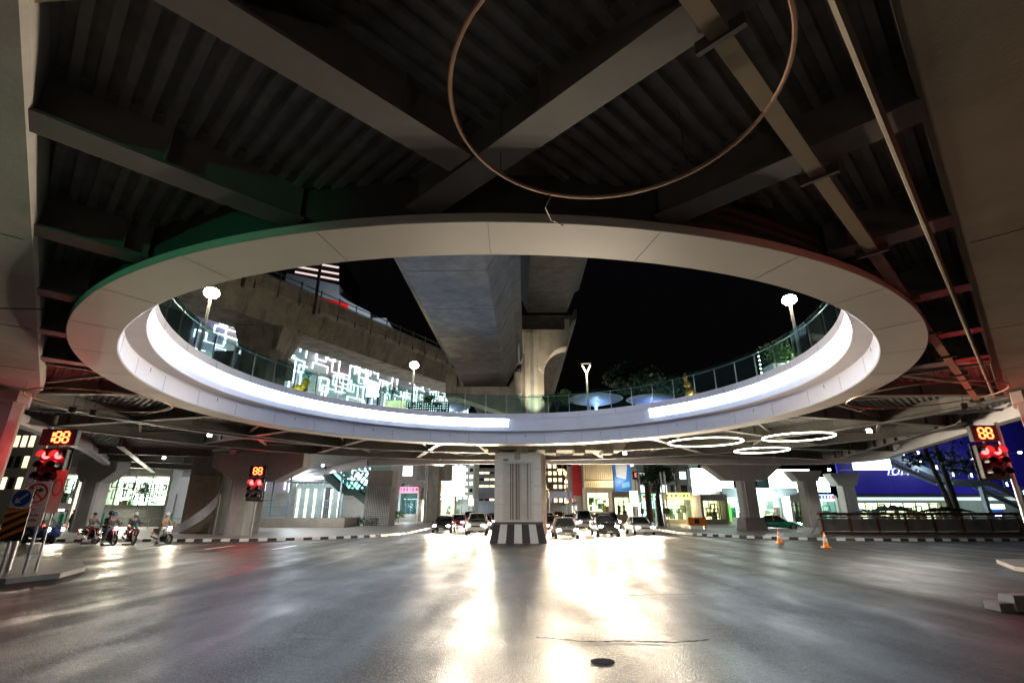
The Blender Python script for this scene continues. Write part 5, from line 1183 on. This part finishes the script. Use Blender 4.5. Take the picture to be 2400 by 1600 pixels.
GREENL = em('signal_green', (0.05, 1.0, 0.45), 14.0)
for x_, y_, cl_, lm_, lb_ in ((-9.5, -7.0, (0.05, 1.0, 0.45), GREENL, 'green traffic signal behind the viewer on the left'), (9.5, -7.0, (1.0, 0.04, 0.03), REDL, 'red traffic signal behind the viewer on the right')):
    t = thing('traffic_signal', lb_, 'traffic signal', (x_, y_, 0), 0, 'signals behind the viewer')
    part('pole', MB().tube([(0, 0, 0), (0, 0, 4.2)], .08, 10), GALV, t); part('housing', MB().box(0, .15, 3.6, .42, .26, 1.3), BLACK, t)
    for k in range(3):
        o = part('lens', MB().lathe([(.0, .03), (.1, .02), (.15, 0)], n=20), lm_ if k == (2 if lm_ is GREENL else 0) else SIGOFF, t); o.location = (0, .285, 4.0 - k * .4); o.rotation_euler = (-PI / 2, 0, 0)
    lv = Vector((x_ * .58, 7.6, 5.75)) - Vector((x_, y_ + .6, 3.4)); lamp('signal_glow', t, (0, .6, 3.4), 'SPOT', 650 if x_ < 0 else 340, cl_, .15, lv.to_track_quat('-Z', 'Y').to_euler(), R(30), .9)
# signs on the left island
sp_ = thing('no_right_turn_sign', 'white no right turn sign above a lettered plate at the left edge', 'road sign', (at(88, 1150, 16.4).x, 16.4, .15), R(10))
zs_ = at(92, 1155, 16.4).z - .15
part('board', MB().bx(-.36, .36, 0, .02, zs_ - .36, zs_ + .36), WHITE, sp_)
part('plate', MB().bx(-.36, .36, 0, .02, zs_ - .98, zs_ - .38), WHITE, sp_)
o = part('red_ring', MB().lathe([(.25, 0), (.31, 0), (.31, .006), (.25, .006)], n=40), REDP, sp_); o.location = (0, -.001, zs_); o.rotation_euler = (PI / 2, 0, 0)
part('arrow', MB().xz([(-.10, zs_ - .18), (-.04, zs_ - .18), (-.04, zs_ + .06), (.05, zs_ + .06), (.05, zs_ + .0), (.19, zs_ + .09), (.05, zs_ + .18), (.05, zs_ + .12), (-.10, zs_ + .12)], -.008, -.001), KBLACK, sp_)
part('red_slash', MB().bar((-.18, -.012, zs_ + .18), (.18, -.012, zs_ - .18), .006, .06), REDP, sp_)
for k, (w_, z_, m_) in enumerate(((.2, -.5, REDP), (.5, -.66, KBLACK), (.5, -.82, KBLACK))):
    for j in range(int(w_ / .06)): part('printed_letter', MB().bx(-w_ / 2 + j * .06, -w_ / 2 + j * .06 + random.uniform(.025, .045), -.004, -.001, zs_ + z_ - .03, zs_ + z_ + random.uniform(.02, .045)), m_, sp_)
part('post', MB().tube([(-.2, .05, 0), (-.2, .05, zs_ + .4)], .04, 8), GALV, sp_); part('post', MB().tube([(.25, .05, 0), (.25, .05, zs_ + .4)], .04, 8), GALV, sp_)
s2_ = thing('red_bordered_sign', 'narrow reddish sign seen edge on beside the no right turn sign', 'road sign', (at(132, 1150, 16.9).x, 16.9, .15), R(-22))
part('board', MB().bx(-.36, .36, 0, .02, zs_ - .6, zs_ + .75), pm('sign_pinkred', (.55, .46, .43), .5, var=.2), s2_)
o = part('red_ring', MB().lathe([(.22, 0), (.28, 0), (.28, .006), (.22, .006)], n=32), REDP, s2_); o.location = (0, -.002, zs_ + .2); o.rotation_euler = (PI / 2, 0, 0)
part('post', MB().tube([(0, .05, 0), (0, .05, zs_ + .7)], .035, 8), GALV, s2_)
kl = thing('keep_left_sign', 'blue round keep left sign over an orange and black striped board', 'road sign', (at(44, 1190, 15.6).x, 15.6, .15), R(12))
zk = at(50, 1167, 15.6).z - .15
part('board', MB().bx(-.27, .27, 0, .02, zk - .27, zk + .27), WHITE, kl)
o = part('blue_disc', MB().lathe([(.0, .006), (.24, .006), (.24, 0)], n=36), BLUEP, kl); o.location = (0, -.001, zk); o.rotation_euler = (PI / 2, 0, 0)
part('arrow', MB().bar((.14, -.010, zk + .13), (-.05, -.010, zk - .05), .004, .05).xz([(-.15, zk - .15), (.02, zk - .13), (-.13, zk + .03)], -.012, -.008), WHITE, kl)
part('chevron_board', MB().bx(-.3, .3, .004, .03, zk - 1.2, zk - .3), KBLACK, kl)
for i in range(4):
    zz = zk - 1.24 + i * .26
    lo = lambda q: max(zk - 1.2, min(zk - .3, q))
    part('orange_stripe', MB().xz([(-.3, lo(zz)), (.3, lo(zz + .34)), (.3, lo(zz + .47)), (-.3, lo(zz + .13))], -.004, .003), ORANGEP, kl)
part('post', MB().tube([(0, .06, 0), (0, .06, zk + .3)], .04, 8), GALV, kl)
# cones
def cone(px, py, label):
    c, s = math.cos(PITCH), math.sin(PITCH); u = (800 - py) / 1150; k = -CAMZ / (s + u * c); p = ((px - 1200) / 1150 * k, (c - u * s) * k, .004)
    t = thing('traffic_cone', label, 'traffic cone', p, 0, 'traffic cones by the right kerb')
    part('foot', MB().box(0, 0, .02, .4, .4, .04), ORANGEP, t); part('body', MB().lathe([(.15, .04), (.035, .78), (.0, .78)], n=16), ORANGEP, t, True)
    part('band', MB().lathe([(.118, .27), (.092, .45)], n=16), WHITE, t, True); part('band', MB().lathe([(.078, .54), (.062, .64)], n=16), WHITE, t, True)
cone(1937, 1282, 'larger orange traffic cone by the right kerb'); cone(1828, 1272, 'smaller orange traffic cone nearer the hammerhead column')
cbk = thing('concrete_block', 'low pale concrete block at the bottom right edge of the road', 'block', (at(2392, 1340, 11.6).x, 11.6, 0)); cbk.scale = (.75, .75, .7)
part('block', MB().hexa([(-.7, -.3, 0), (.9, -.3, 0), (.9, .3, 0), (-.7, .3, 0), (-.62, -.22, .42), (.9, -.22, .42), (.9, .22, .42), (-.62, .22, .42)]), CONC_L, cbk); part('step', MB().bx(-1.1, -.705, -.25, .25, 0, .22), CONC_L, cbk)

# ================================================================= vehicles
HEAD = em('headlamp', (1.0, 0.95, 0.86), 40.0); TAIL = em('tail_lamp', (1.0, 0.03, 0.02), 14.0); PLATE = pm('number_plate', (.55, .55, .5), .5); CHROME = pm('chrome', (.6, .6, .6), .15, metal=1)
def loft(sections, closed_ends=True):
    mb = MB(); K = len(sections[0])
    for s in sections: mb.v += s
    for i in range(len(sections) - 1):
        for k in range(K): mb.f.append((i * K + k, i * K + (k + 1) % K, (i + 1) * K + (k + 1) % K, (i + 1) * K + k))
    mb.f.append(tuple(range(K))); mb.f.append(tuple((len(sections) - 1) * K + k for k in range(K))); return mb
def sect(y, w, z0, z1, p=4.0, n=20):
    o = []
    for i in range(n):
        a = 2 * PI * i / n; c, s = math.cos(a), math.sin(a)
        o.append((w * math.copysign(abs(c) ** (2 / p), c), y, (z0 + z1) / 2 + (z1 - z0) / 2 * math.copysign(abs(s) ** (2 / p), s)))
    return o
def plan(z, y0, y1, w, p=5.0, n=24):
    o = []
    for i in range(n):
        a = 2 * PI * i / n; c, s = math.cos(a), math.sin(a)
        o.append((w * math.copysign(abs(c) ** (2 / p), c), (y0 + y1) / 2 + (y1 - y0) / 2 * math.copysign(abs(s) ** (2 / p), s), z))
    return o
def make_wheel(parent, x, y, r, w=.2):
    t = part('wheel', MB().lathe([(r * .6, -w / 2), (r * .93, -w / 2), (r, -w / 3), (r, w / 3), (r * .93, w / 2), (r * .6, w / 2)], n=24, closed_prof=True), RUBBER, parent, True)
    t.location = (x, y, r); t.rotation_euler = (0, PI / 2, 0)
    mb = MB().lathe([(.0, w * .3), (r * .2, w * .34), (r * .6, w * .4), (r * .6, -w * .4), (.0, -w * .3)], n=18); part('rim', mb, ALU, t, True)
def make_car(paint, kind='sedan', name='car', label='', head=True, taxi=None):
    t = thing(name, label, 'car')
    L2 = 2.2; H = {'sedan': 1.46, 'suv': 1.74, 'van': 1.95}[kind]; zb = {'sedan': .86, 'suv': 1.02, 'van': 1.08}[kind]
    st = [(-L2, .62, .38, zb - .22), (-L2 + .08, .78, .30, zb - .06), (-L2 + .5, .86, .24, zb + .02), (-.6, .88, .22, zb + .02), (.7, .88, .22, zb), (1.35, .86, .24, zb - .03), (1.95, .78, .28, zb - .16), (L2 - .06, .68, .32, zb - .26), (L2, .55, .38, zb - .34)]
    body = part('body', loft([sect(*s_) for s_ in st]), paint, t, True)
    r0, r1 = {'sedan': (-1.75, 1.05), 'suv': (-2.05, 1.05), 'van': (-2.1, 1.5)}[kind]; f0, f1 = {'sedan': (-1.05, .25), 'suv': (-1.75, .3), 'van': (-1.95, .8)}[kind]
    gl = part('windows', loft([plan(zb - .05, r0, r1, .82), plan(zb + .1, r0 + .1, r1 - .16, .80), plan(H - .06, f0, f1, .64)]), DGLASS, t, True)
    part('roof', loft([plan(H - .075, f0 - .02, f1 + .02, .66), plan(H - .02, f0 + .04, f1 - .04, .62), plan(H, f0 + .25, f1 - .25, .45)]), taxi or paint, t, True)
    for s in (-1, 1):
        c0, h0 = (r0 + r1 - .06) / 2, (r1 - r0 - .26) / 2; c1, h1 = (f0 + f1) / 2, (f1 - f0) / 2
        for q in (.87, -.87): part('roof_pillar', MB().bar((s * .705, c0 + q * h0, zb + .09), (s * .565, c1 + q * h1, H - .05), .07, .06), taxi or paint, t)
        part('roof_pillar', MB().bar((s * .815, -.35, zb), (s * .66, -.35, H - .05), .08, .04), taxi or paint, t)
        hl = part('headlight', MB().ball(s * .60, L2 - .14, zb - .24, .17, .12, .085), HEAD if head else CHROME, t, True)
        part('tail_light', MB().ball(s * .64, -L2 + .08, zb - .12, .15, .08, .10), TAIL, t, True)
        part('mirror', MB().ball(s * .96, .72, zb + .06, .1, .06, .07), paint, t, True)
        part('door_handle', MB().box(s * .885, -.1, zb - .12, .02, .16, .025), CHROME, t)
        make_wheel(t, s * .78, 1.38, .32); make_wheel(t, s * .78, -1.36, .32)
    part('grille', MB().box(0, L2 - .015, zb - .3, .7, .05, .13), BLACK, t); part('bumper', loft([sect(L2 - .2, .8, .26, .42), sect(L2 + .03, .62, .28, .40)]), BLACK if kind != 'sedan' else paint, t, True)
    part('number_plate', MB().box(0, L2 + .04, .40, .36, .012, .12), PLATE, t); part('number_plate', MB().box(0, -L2 - .012, zb - .32, .36, .012, .12), PLATE, t)
    if taxi: part('roof_sign', MB().box(0, -.35, H + .07, .5, .16, .12), em('taxi_sign', (1, .9, .5), 2), t)
    return t
PAINTS = {'silver': pm('paint_silver', (.42, .43, .44), .25, metal=.6, var=.03, coat=.6), 'white': pm('paint_white', (.65, .65, .64), .25, var=.03, coat=.6), 'black': pm('paint_black', (.015, .015, .018), .2, var=.1, coat=.8), 'maroon': pm('paint_maroon', (.18, .02, .03), .25, var=.05, coat=.6), 'pink': pm('paint_pink', (.6, .1, .3), .3, var=.03, coat=.5), 'green': pm('paint_green', (.0, .22, .14), .25, var=.03, coat=.6), 'yellow': pm('paint_yellow', (.62, .45, .03), .3, var=.03, coat=.5), 'blue': pm('paint_blue', (.03, .06, .22), .25, var=.05, coat=.6)}
protos = {}
def get_car(colr, kind, taxi=None):
    k = (colr, kind, taxi)
    if k not in protos: protos[k] = make_car(PAINTS[colr], kind, 'car', '', True, PAINTS[taxi] if taxi else None); return protos[k]
    return copy_tree(protos[k])
BEAM = (1.0, 0.83, 0.60)
def place_car(colr, kind, x, y, rz, label, beam=0, taxi=None, group='cars on the road with lights on'):
    o = get_car(colr, kind, taxi); o.location = (x, y, 0.004); o.rotation_euler = (0, 0, rz); o['label'] = label; o['group'] = group; o['category'] = 'car'
    if beam:
        for s in (-1, 1): lamp('headlight_beam', o, (s * .6, 2.32, .66), 'SPOT', beam, BEAM, .08, (R(84 if y > 0 else 85), 0, 0), R(125 if y > 0 else 32), .9)
    return o
ON = PI
cars = [
 ('silver', 'sedan', 3.9, 39.0, ON, 'silver sedan with headlights on, nearest right of the clad pillar', 3200),
 ('black', 'suv', 7.3, 41.5, ON, 'black SUV with headlights on in the middle right lane', 3200),
 ('white', 'sedan', 10.8, 44.5, ON, 'white sedan with headlights on in the outer right lane', 3200),
 ('maroon', 'sedan', 3.8, 49, ON, 'maroon sedan following behind the silver sedan', 1500),
 ('white', 'van', 7.2, 53, ON, 'white van behind the black SUV', 1500),
 ('silver', 'suv', 10.7, 57, ON, 'silver SUV behind the white sedan', 1500),
 ('blue', 'sedan', 3.7, 60, ON, 'dark blue sedan far down the inner right lane', 900),
 ('white', 'sedan', 7.1, 65, ON, 'white sedan far down the middle right lane', 900),
 ('silver', 'sedan', 10.5, 70, ON, 'silver sedan far down the outer right lane', 900),
 ('black', 'sedan', 3.7, 73, ON, 'black sedan behind the dark blue sedan', 0),
 ('silver', 'suv', 7.0, 79, ON, 'distant silver SUV in the middle right lane', 0),
 ('maroon', 'sedan', 10.4, 86, ON, 'distant maroon sedan in the outer right lane', 0),
 ('white', 'van', 3.6, 92, ON, 'distant white van in the inner right lane', 0),
 ('white', 'sedan', 7.0, 98, ON, 'distant white sedan in the middle right lane', 0),
 ('silver', 'sedan', 10.2, 108, ON, 'most distant car in the right lanes', 0),
 ('white', 'suv', -2.9, 44, ON, 'white SUV with headlights on, nearest left of the clad pillar', 3200),
 ('silver', 'sedan', -2.9, 55, ON, 'silver sedan behind the white SUV left of the pillar', 1500),
 ('maroon', 'sedan', -2.9, 66, ON, 'maroon sedan far down the inner left lane', 900),
 ('blue', 'sedan', -2.9, 80, ON, 'blue sedan far down the inner left lane', 0),
 ('white', 'sedan', -2.8, 105, ON, 'most distant car in the inner left lane', 0),
 ('black', 'sedan', -6.2, 48, ON, 'black sedan with headlights on in the left kerb lane', 2600),
 ('pink', 'sedan', -6.2, 61, ON, 'pink taxi with headlights on in the left kerb lane', 1200),
 ('silver', 'suv', -6.1, 76, 0, 'silver SUV driving away far down the left kerb lane', 0),
 ('white', 'van', -4.6, -7.5, 0, 'unseen white van added behind the viewer on the left for its headlights', 1900),  # unseen, added so its headlights reach the clad pillar and ring
 ('silver', 'sedan', 4.8, -8.5, 0, 'unseen silver sedan added behind the viewer on the right for its headlights', 1900),  # second unseen car, added for the same forward light
]
for c in cars: place_car(*c)
tx = place_car('green', 'sedan', at(1822, 1235, 54).x, 54, -PI / 2 - .35, 'green and yellow taxi parked in front of the clinic', 0, 'yellow', 'parked taxi')

# ---------------------------------------------------------------- people
SKIN = pm('skin', (.38, .22, .15), .55, var=.08)
def skin_mesh(name, verts, edges, rad, mat, parent, root=0, sub=1):
    me = bpy.data.meshes.new(name); me.from_pydata(verts, edges, []); me.materials.append(mat); o = link(name, me, parent)
    m = o.modifiers.new('skin', 'SKIN'); m.use_smooth_shade = True
    if not me.skin_vertices:
        return o
    for i, r in enumerate(rad): me.skin_vertices[0].data[i].radius = (r, r) if not isinstance(r, tuple) else r
    me.skin_vertices[0].data[root].use_root = True
    s = o.modifiers.new('sub', 'SUBSURF'); s.levels = sub; s.render_levels = sub; return o
def person(label, loc, rz, pose, shirt, trousers, helmet=None, hair=(.02, .015, .012), name='person', group=None):
    t = thing(name, label, 'person', loc, rz, group); P = pose
    V = []; E = []; Rd = []
    def v(p, r): V.append(tuple(p)); Rd.append(r); return len(V) - 1
    def e(a, b): E.append((a, b))
    pel = v(P['pelvis'], .13); ch = v(P['chest'], .14); sh = v(P['neck0'], .10); nk = v(P['neck'], .052); hd0 = v(P['head'], .088); hd1 = v((P['head'][0], P['head'][1] + .01, P['head'][2] + .1), .085)
    for a, b in ((pel, ch), (ch, sh), (sh, nk), (nk, hd0), (hd0, hd1)): e(a, b)
    for s in (-1, 1):
        f = lambda k: (s * abs(P[k][0]), P[k][1], P[k][2]) if k + ('L' if s < 0 else 'R') not in P else P[k + ('L' if s < 0 else 'R')]
        a = v(f('shoulder'), .07); b = v(f('elbow'), .047); c = v(f('wrist'), .032); e(sh, a); e(a, b); e(b, c)
        w = Vector(f('wrist')); fw = (w - Vector(f('elbow'))).normalized(); side = Vector((1, 0, 0)); dn = Vector((0, 0, -1))
        pm_ = v(w + fw * .06, .034); e(c, pm_)
        for k in range(4):
            q = v(w + fw * .10 + side * ((k - 1.5) * .021), .010); q2 = v(w + fw * (.145 - .008 * abs(k - 1.3)) + side * ((k - 1.5) * .022) + dn * .025, .009); e(pm_, q); e(q, q2)
        th = v(w + fw * .05 - side * s * .045 + dn * .01, .011); th2 = v(w + fw * .085 - side * s * .055 + dn * .03, .010); e(c, th); e(th, th2)
        h = v(f('hip'), .10); kn = v(f('knee'), .068); an = v(f('ankle'), .042); hl = v(f('toe'), .038); e(pel, h); e(h, kn); e(kn, an); e(an, hl)
    skin_mesh('body', V, E, Rd, SKIN, t)
    def sub(nm, chains, mat):
        V2 = []; E2 = []; R2 = []; idx = {}
        for chn in chains:
            prev = None
            for key, p, r in chn:
                if key in idx: i = idx[key]
                else: V2.append(tuple(p)); R2.append(r); i = len(V2) - 1; idx[key] = i
                if prev is not None and prev != i: E2.append((prev, i))
                prev = i
        skin_mesh(nm, V2, E2, R2, mat, t)
    G = lambda k, s: P.get(k + ('L' if s < 0 else 'R'), (s * abs(P[k][0]), P[k][1], P[k][2]))
    ch_ = [[('p', P['pelvis'], .15), ('c', P['chest'], .165), ('n', P['neck0'], .115)]]
    for s in (-1, 1):
        el = Vector(G('elbow', s)); wr = Vector(G('wrist', s)); ch_.append([('n', P['neck0'], .115), ('s%d' % s, G('shoulder', s), .088), ('e%d' % s, el, .065), ('f%d' % s, el.lerp(wr, .35), .058)])
    sub('shirt', ch_, shirt)
    tr = []
    for s in (-1, 1):
        kn = Vector(G('knee', s)); an = Vector(G('ankle', s)); tr.append([('p', P['pelvis'], .145), ('h%d' % s, G('hip', s), .118), ('k%d' % s, kn, .085), ('a%d' % s, kn.lerp(an, .85), .065)])
    sub('trousers', tr, trousers)
    for s in (-1, 1):
        an = Vector(G('ankle', s)); to = Vector(G('toe', s)); part('shoe', MB().ball(*((an + to) / 2 - Vector((0, 0, .02))), .055, .14, .055), BLACK, t, True)
    hx, hy, hz = P['head']
    face = MB().ball(hx, hy + .093, hz + .02, .016, .022, .024, 8, 6); part('nose', face, SKIN, t, True)
    for s in (-1, 1):
        part('eye', MB().ball(hx + s * .034, hy + .083, hz + .05, .012, .008, .008, 8, 6), BLACK, t, True); part('ear', MB().ball(hx + s * .092, hy, hz + .03, .014, .025, .034, 8, 6), SKIN, t, True)
    part('mouth', MB().box(hx, hy + .088, hz - .035, .05, .01, .012), pm('lip', (.3, .1, .09), .5) if 'lip' not in MATS else MATS['lip'], t)
    if helmet: part('helmet', MB().lathe([(.001, .165), (.07, .15), (.12, .09), (.135, .0), (.13, -.06), (.12, -.05), (.118, 0)], hx, hy - .01, hz + .075, n=20), helmet, t, True)
    else: part('hair', MB().lathe([(.001, .13), (.07, .115), (.1, .06), (.104, .0), (.09, -.03)], hx, hy - .018, hz + .07, n=16), pm('hair', hair, .6) if 'hair' not in MATS else MATS['hair'], t, True)
    return t
RIDE = dict(pelvis=(0, -.12, .92), chest=(0, -.02, 1.22), neck0=(0, .04, 1.42), neck=(0, .07, 1.52), head=(0, .1, 1.62), shoulder=(.19, .04, 1.39), elbow=(.29, .24, 1.14), wrist=(.31, .5, 1.08), hip=(.11, -.08, .88), knee=(.24, .34, .80), ankle=(.22, .2, .36), toe=(.22, .36, .31))
RIDE_F = dict(RIDE); RIDE_F.update(kneeR=(.3, .26, .62), ankleR=(.36, .12, .16), toeR=(.38, .28, .07))
BACK = dict(RIDE); BACK.update(pelvis=(0, -.5, .98), chest=(0, -.44, 1.28), neck0=(0, -.38, 1.48), neck=(0, -.35, 1.58), head=(0, -.32, 1.68), shoulder=(.18, -.38, 1.45), elbow=(.24, -.28, 1.2), wrist=(.16, -.1, 1.1), hip=(.11, -.46, .94), knee=(.27, -.08, .84), ankle=(.25, -.14, .42), toe=(.25, .02, .38))
STAND = dict(pelvis=(0, 0, .95), chest=(0, .02, 1.25), neck0=(0, .02, 1.44), neck=(0, .03, 1.54), head=(0, .05, 1.63), shoulder=(.19, .02, 1.42), elbow=(.25, -.06, 1.14), wrist=(.22, .12, .98), hip=(.1, 0, .92), knee=(.11, .04, .5), ankle=(.11, -.02, .09), toe=(.12, .14, .04))

def motorcycle(paint, label, loc, rz, light, kind=0, group='motorcycles waiting at the left stop line'):
    t = thing('motorcycle', label, 'motorcycle', loc, rz, group)
    for y in (.66, -.62):
        w = part('wheel', MB().lathe([(.235, -.045), (.28, -.05), (.3, -.02), (.3, .02), (.28, .05), (.235, .045)], n=24, closed_prof=True), RUBBER, t, True); w.location = (0, y, .3); w.rotation_euler = (0, PI / 2, 0)
        part('rim', MB().lathe([(.2, -.02), (.236, -.03), (.236, .03), (.2, .02)], n=24, closed_prof=True).bar((-.21, 0, 0), (.21, 0, 0), .02, .02).bar((0, -.21, 0), (0, .21, 0), .02, .02).lathe([(.0, -.05), (.05, -.05), (.05, .05), (.0, .05)], n=10), ALU, w)
    for s in (-1, 1): part('fork', MB().tube([(s * .07, .66, .3), (s * .07, .5, .78)], .022, 6), GALV, t)
    part('front_fender', MB().lathe([(.31, -.07), (.335, 0), (.31, .07)], n=14, a0=R(-40), a1=R(130)), paint, t, True); t.children[-1].location = (0, .66, .3); t.children[-1].rotation_euler = (0, PI / 2, 0); t.children[-1].rotation_euler = (PI / 2, 0, PI / 2)
    part('leg_shield', loft([plan(.42, .22, .42, .2, 3), plan(.7, .3, .5, .24, 3), plan(.92, .4, .58, .16, 3)]), paint, t, True)
    part('engine', MB().ball(0, .02, .38, .16, .28, .15), STEEL_D, t, True)
    part('tail_body', loft([sect(-.85, .07, .72, .82, 3, 12), sect(-.5, .15, .52, .8, 3, 12), sect(-.05, .15, .45, .74, 3, 12), sect(.2, .09, .4, .56, 3, 12)]), paint, t, True)
    part('seat', loft([sect(-.78, .1, .80, .87, 3, 12), sect(-.4, .15, .77, .87, 3, 12), sect(.05, .12, .73, .80, 3, 12)]), BLACK, t, True)
    part('handlebar', MB().tube([(-.34, .44, 1.02), (-.12, .5, 1.0), (.12, .5, 1.0), (.34, .44, 1.02)], .016, 6), CHROME, t)
    for s in (-1, 1):
        part('grip', MB().tube([(s * .26, .46, 1.015), (s * .38, .42, 1.02)], .022, 6), BLACK, t); part('mirror', MB().tube([(s * .2, .48, 1.02), (s * .26, .46, 1.2)], .008, 5).ball(s * .28, .46, 1.22, .06, .015, .04), BLACK, t, True); part('indicator', MB().ball(s * .17, .56, .84, .04, .03, .03), ORANGEP, t, True)
    part('headlight', MB().ball(0, .60, .93, .10, .05, .08), HEAD if light else CHROME, t, True)
    part('tail_light', MB().ball(0, -.88, .78, .06, .03, .04), TAIL, t, True); part('exhaust', MB().tube([(.13, .1, .3), (.15, -.3, .3), (.16, -.78, .42)], [.03, .05, .05], 8), CHROME, t); part('number_plate', MB().box(0, -.9, .6, .2, .01, .14), PLATE, t); part('stand', MB().bar((-.1, -.05, .2), (-.2, -.1, .02), .02, .02), STEEL_D, t)
    if light: lamp('headlight_beam', t, (0, .72, .93), 'SPOT', light, BEAM, .06, (R(84), 0, 0), R(120), .9)
    return t
def gp(px, py):
    c, s = math.cos(PITCH), math.sin(PITCH); u = (800 - py) / 1150; k = -CAMZ / (s + u * c); return ((px - 1200) / 1150 * k, (c - u * s) * k, .003)
CLOTH = {k: pm('cloth_' + k, c_, .85, var=.2, scale=8) for k, c_ in dict(grey=(.16, .16, .18), dark=(.05, .055, .065), black=(.02, .02, .025), maroon=(.2, .04, .05), white=(.5, .48, .45), denim=(.07, .09, .15), navy=(.02, .04, .06), tan=(.3, .2, .13)).items()}
HEL = {'blue': pm('helmet_blue', (.04, .12, .25), .25), 'white': pm('helmet_white', (.6, .58, .55), .25), 'black': pm('helmet_black', (.02, .02, .02), .25)}
HDG = R(-112)
bikes = [((203, 1274), HDG + R(8), 'black', 0, 'dark motorcycle with chrome parts, leftmost of the four waiting'), ((250, 1277), HDG - R(4), 'maroon', 350, 'maroon motorcycle with blazing headlight carrying two people'), ((301, 1276), HDG - R(14), 'maroon', 0, 'red fronted motorcycle with its headlight off'), ((376, 1274), HDG, 'white', 350, 'white motorcycle with headlight on, rightmost of the four waiting')]
RD = [('rider in grey top and maroon trousers on the leftmost motorcycle', 'grey', 'maroon', None, RIDE), ('rider in dark jacket and blue helmet with one foot on the road', 'dark', 'denim', 'blue', RIDE_F), ('rider in dark shirt and white cap helmet on the red motorcycle', 'dark', 'black', 'white', RIDE), ('rider with a round white helmet and pale trousers on the rightmost motorcycle', 'tan', 'white', 'white', RIDE_F)]
for (pp, hd, col_, lt, lb), (rl_, sh_, tr_, he_, po_) in zip(bikes, RD):
    g_ = gp(*pp); motorcycle(PAINTS[col_], lb, g_, hd, lt); person(rl_, g_, hd, po_, CLOTH[sh_], CLOTH[tr_], HEL[he_] if he_ else None, group='riders waiting at the left')
g_ = gp(250, 1277); person('passenger in dark clothes and black helmet seated behind the blue helmeted rider', g_, HDG - R(4), BACK, CLOTH['black'], CLOTH['black'], HEL['black'], group='riders waiting at the left')
p = at(163, 1232, 47); person('person in navy clothes standing behind the motorcycles on the left pavement', (p.x, 47, .14), R(-60), STAND, CLOTH['navy'], CLOTH['navy'])
p = at(1330, 1200, 70)

# three wheeled taxi at the left edge
g_ = gp(100, 1272); tk = thing('three_wheeler', 'blue three wheeled taxi with lamps lit, half hidden behind the signs', 'three-wheeler', g_, R(-118))
TB = pm('tuk_blue', (.03, .07, .25), .35, coat=.4)
part('body', loft([sect(-1.3, .6, .35, 1.0, 5), sect(-.3, .62, .3, .95, 5), sect(.3, .6, .3, .5, 5), sect(.8, .5, .32, .9, 5), sect(1.25, .3, .4, 1.0, 4), sect(1.4, .18, .5, .9, 4)]), TB, tk, True)
part('roof', loft([plan(1.86, -1.35, .95, .66), plan(1.93, -1.4, 1.0, .68), plan(2.0, -1.25, .85, .55)]), TB, tk, True)
for x_, y_ in ((-.6, -1.25), (.6, -1.25), (-.55, .75), (.55, .75), (-.6, -.3), (.6, -.3)): part('roof_post', MB().tube([(x_, y_, .8), (x_, y_, 1.88)], .03, 6), CHROME, tk)
part('windscreen', MB().sweep([(-.5, .98, 1.0), (.5, .98, 1.0), (.5, .85, 1.82), (-.5, .85, 1.82)], (0, .02, 0)), GLASS, tk)
part('bench_seat', MB().bx(-.52, .52, -1.1, -.5, .6, .85).bx(-.52, .52, -1.25, -1.102, .6, 1.35), pm('vinyl_red', (.3, .03, .03), .4), tk)
make_wheel(tk, 0, 1.15, .26, .12); make_wheel(tk, .58, -.95, .27, .14); make_wheel(tk, -.58, -.95, .27, .14)
for s in (-1, 1): part('headlight', MB().ball(s * .34, 1.22, .82, .1, .07, .1), HEAD, tk, True); part('side_lamp', MB().ball(s * .5, .9, 1.06, .05, .04, .05), TAIL, tk, True)
part('handlebar', MB().tube([(-.35, .55, 1.05), (.35, .55, 1.05)], .018, 6), CHROME, tk)
part('roof_lamp', MB().bx(-.25, .25, .9, 1.02, 1.9, 2.02), em('roof_lamp_white', (1, .97, .9), 3), tk)
lamp('headlight_beam', tk, (0, 1.5, .8), 'SPOT', 300, BEAM, .1, (R(84), 0, 0), R(120), .9)
SIT = dict(RIDE); SIT.update({k: (RIDE[k][0], RIDE[k][1] + .12, RIDE[k][2] - .05) for k in RIDE})
person('driver in a pale shirt sitting in the blue three wheeled taxi', g_, R(-118), SIT, CLOTH['white'], CLOTH['black'])
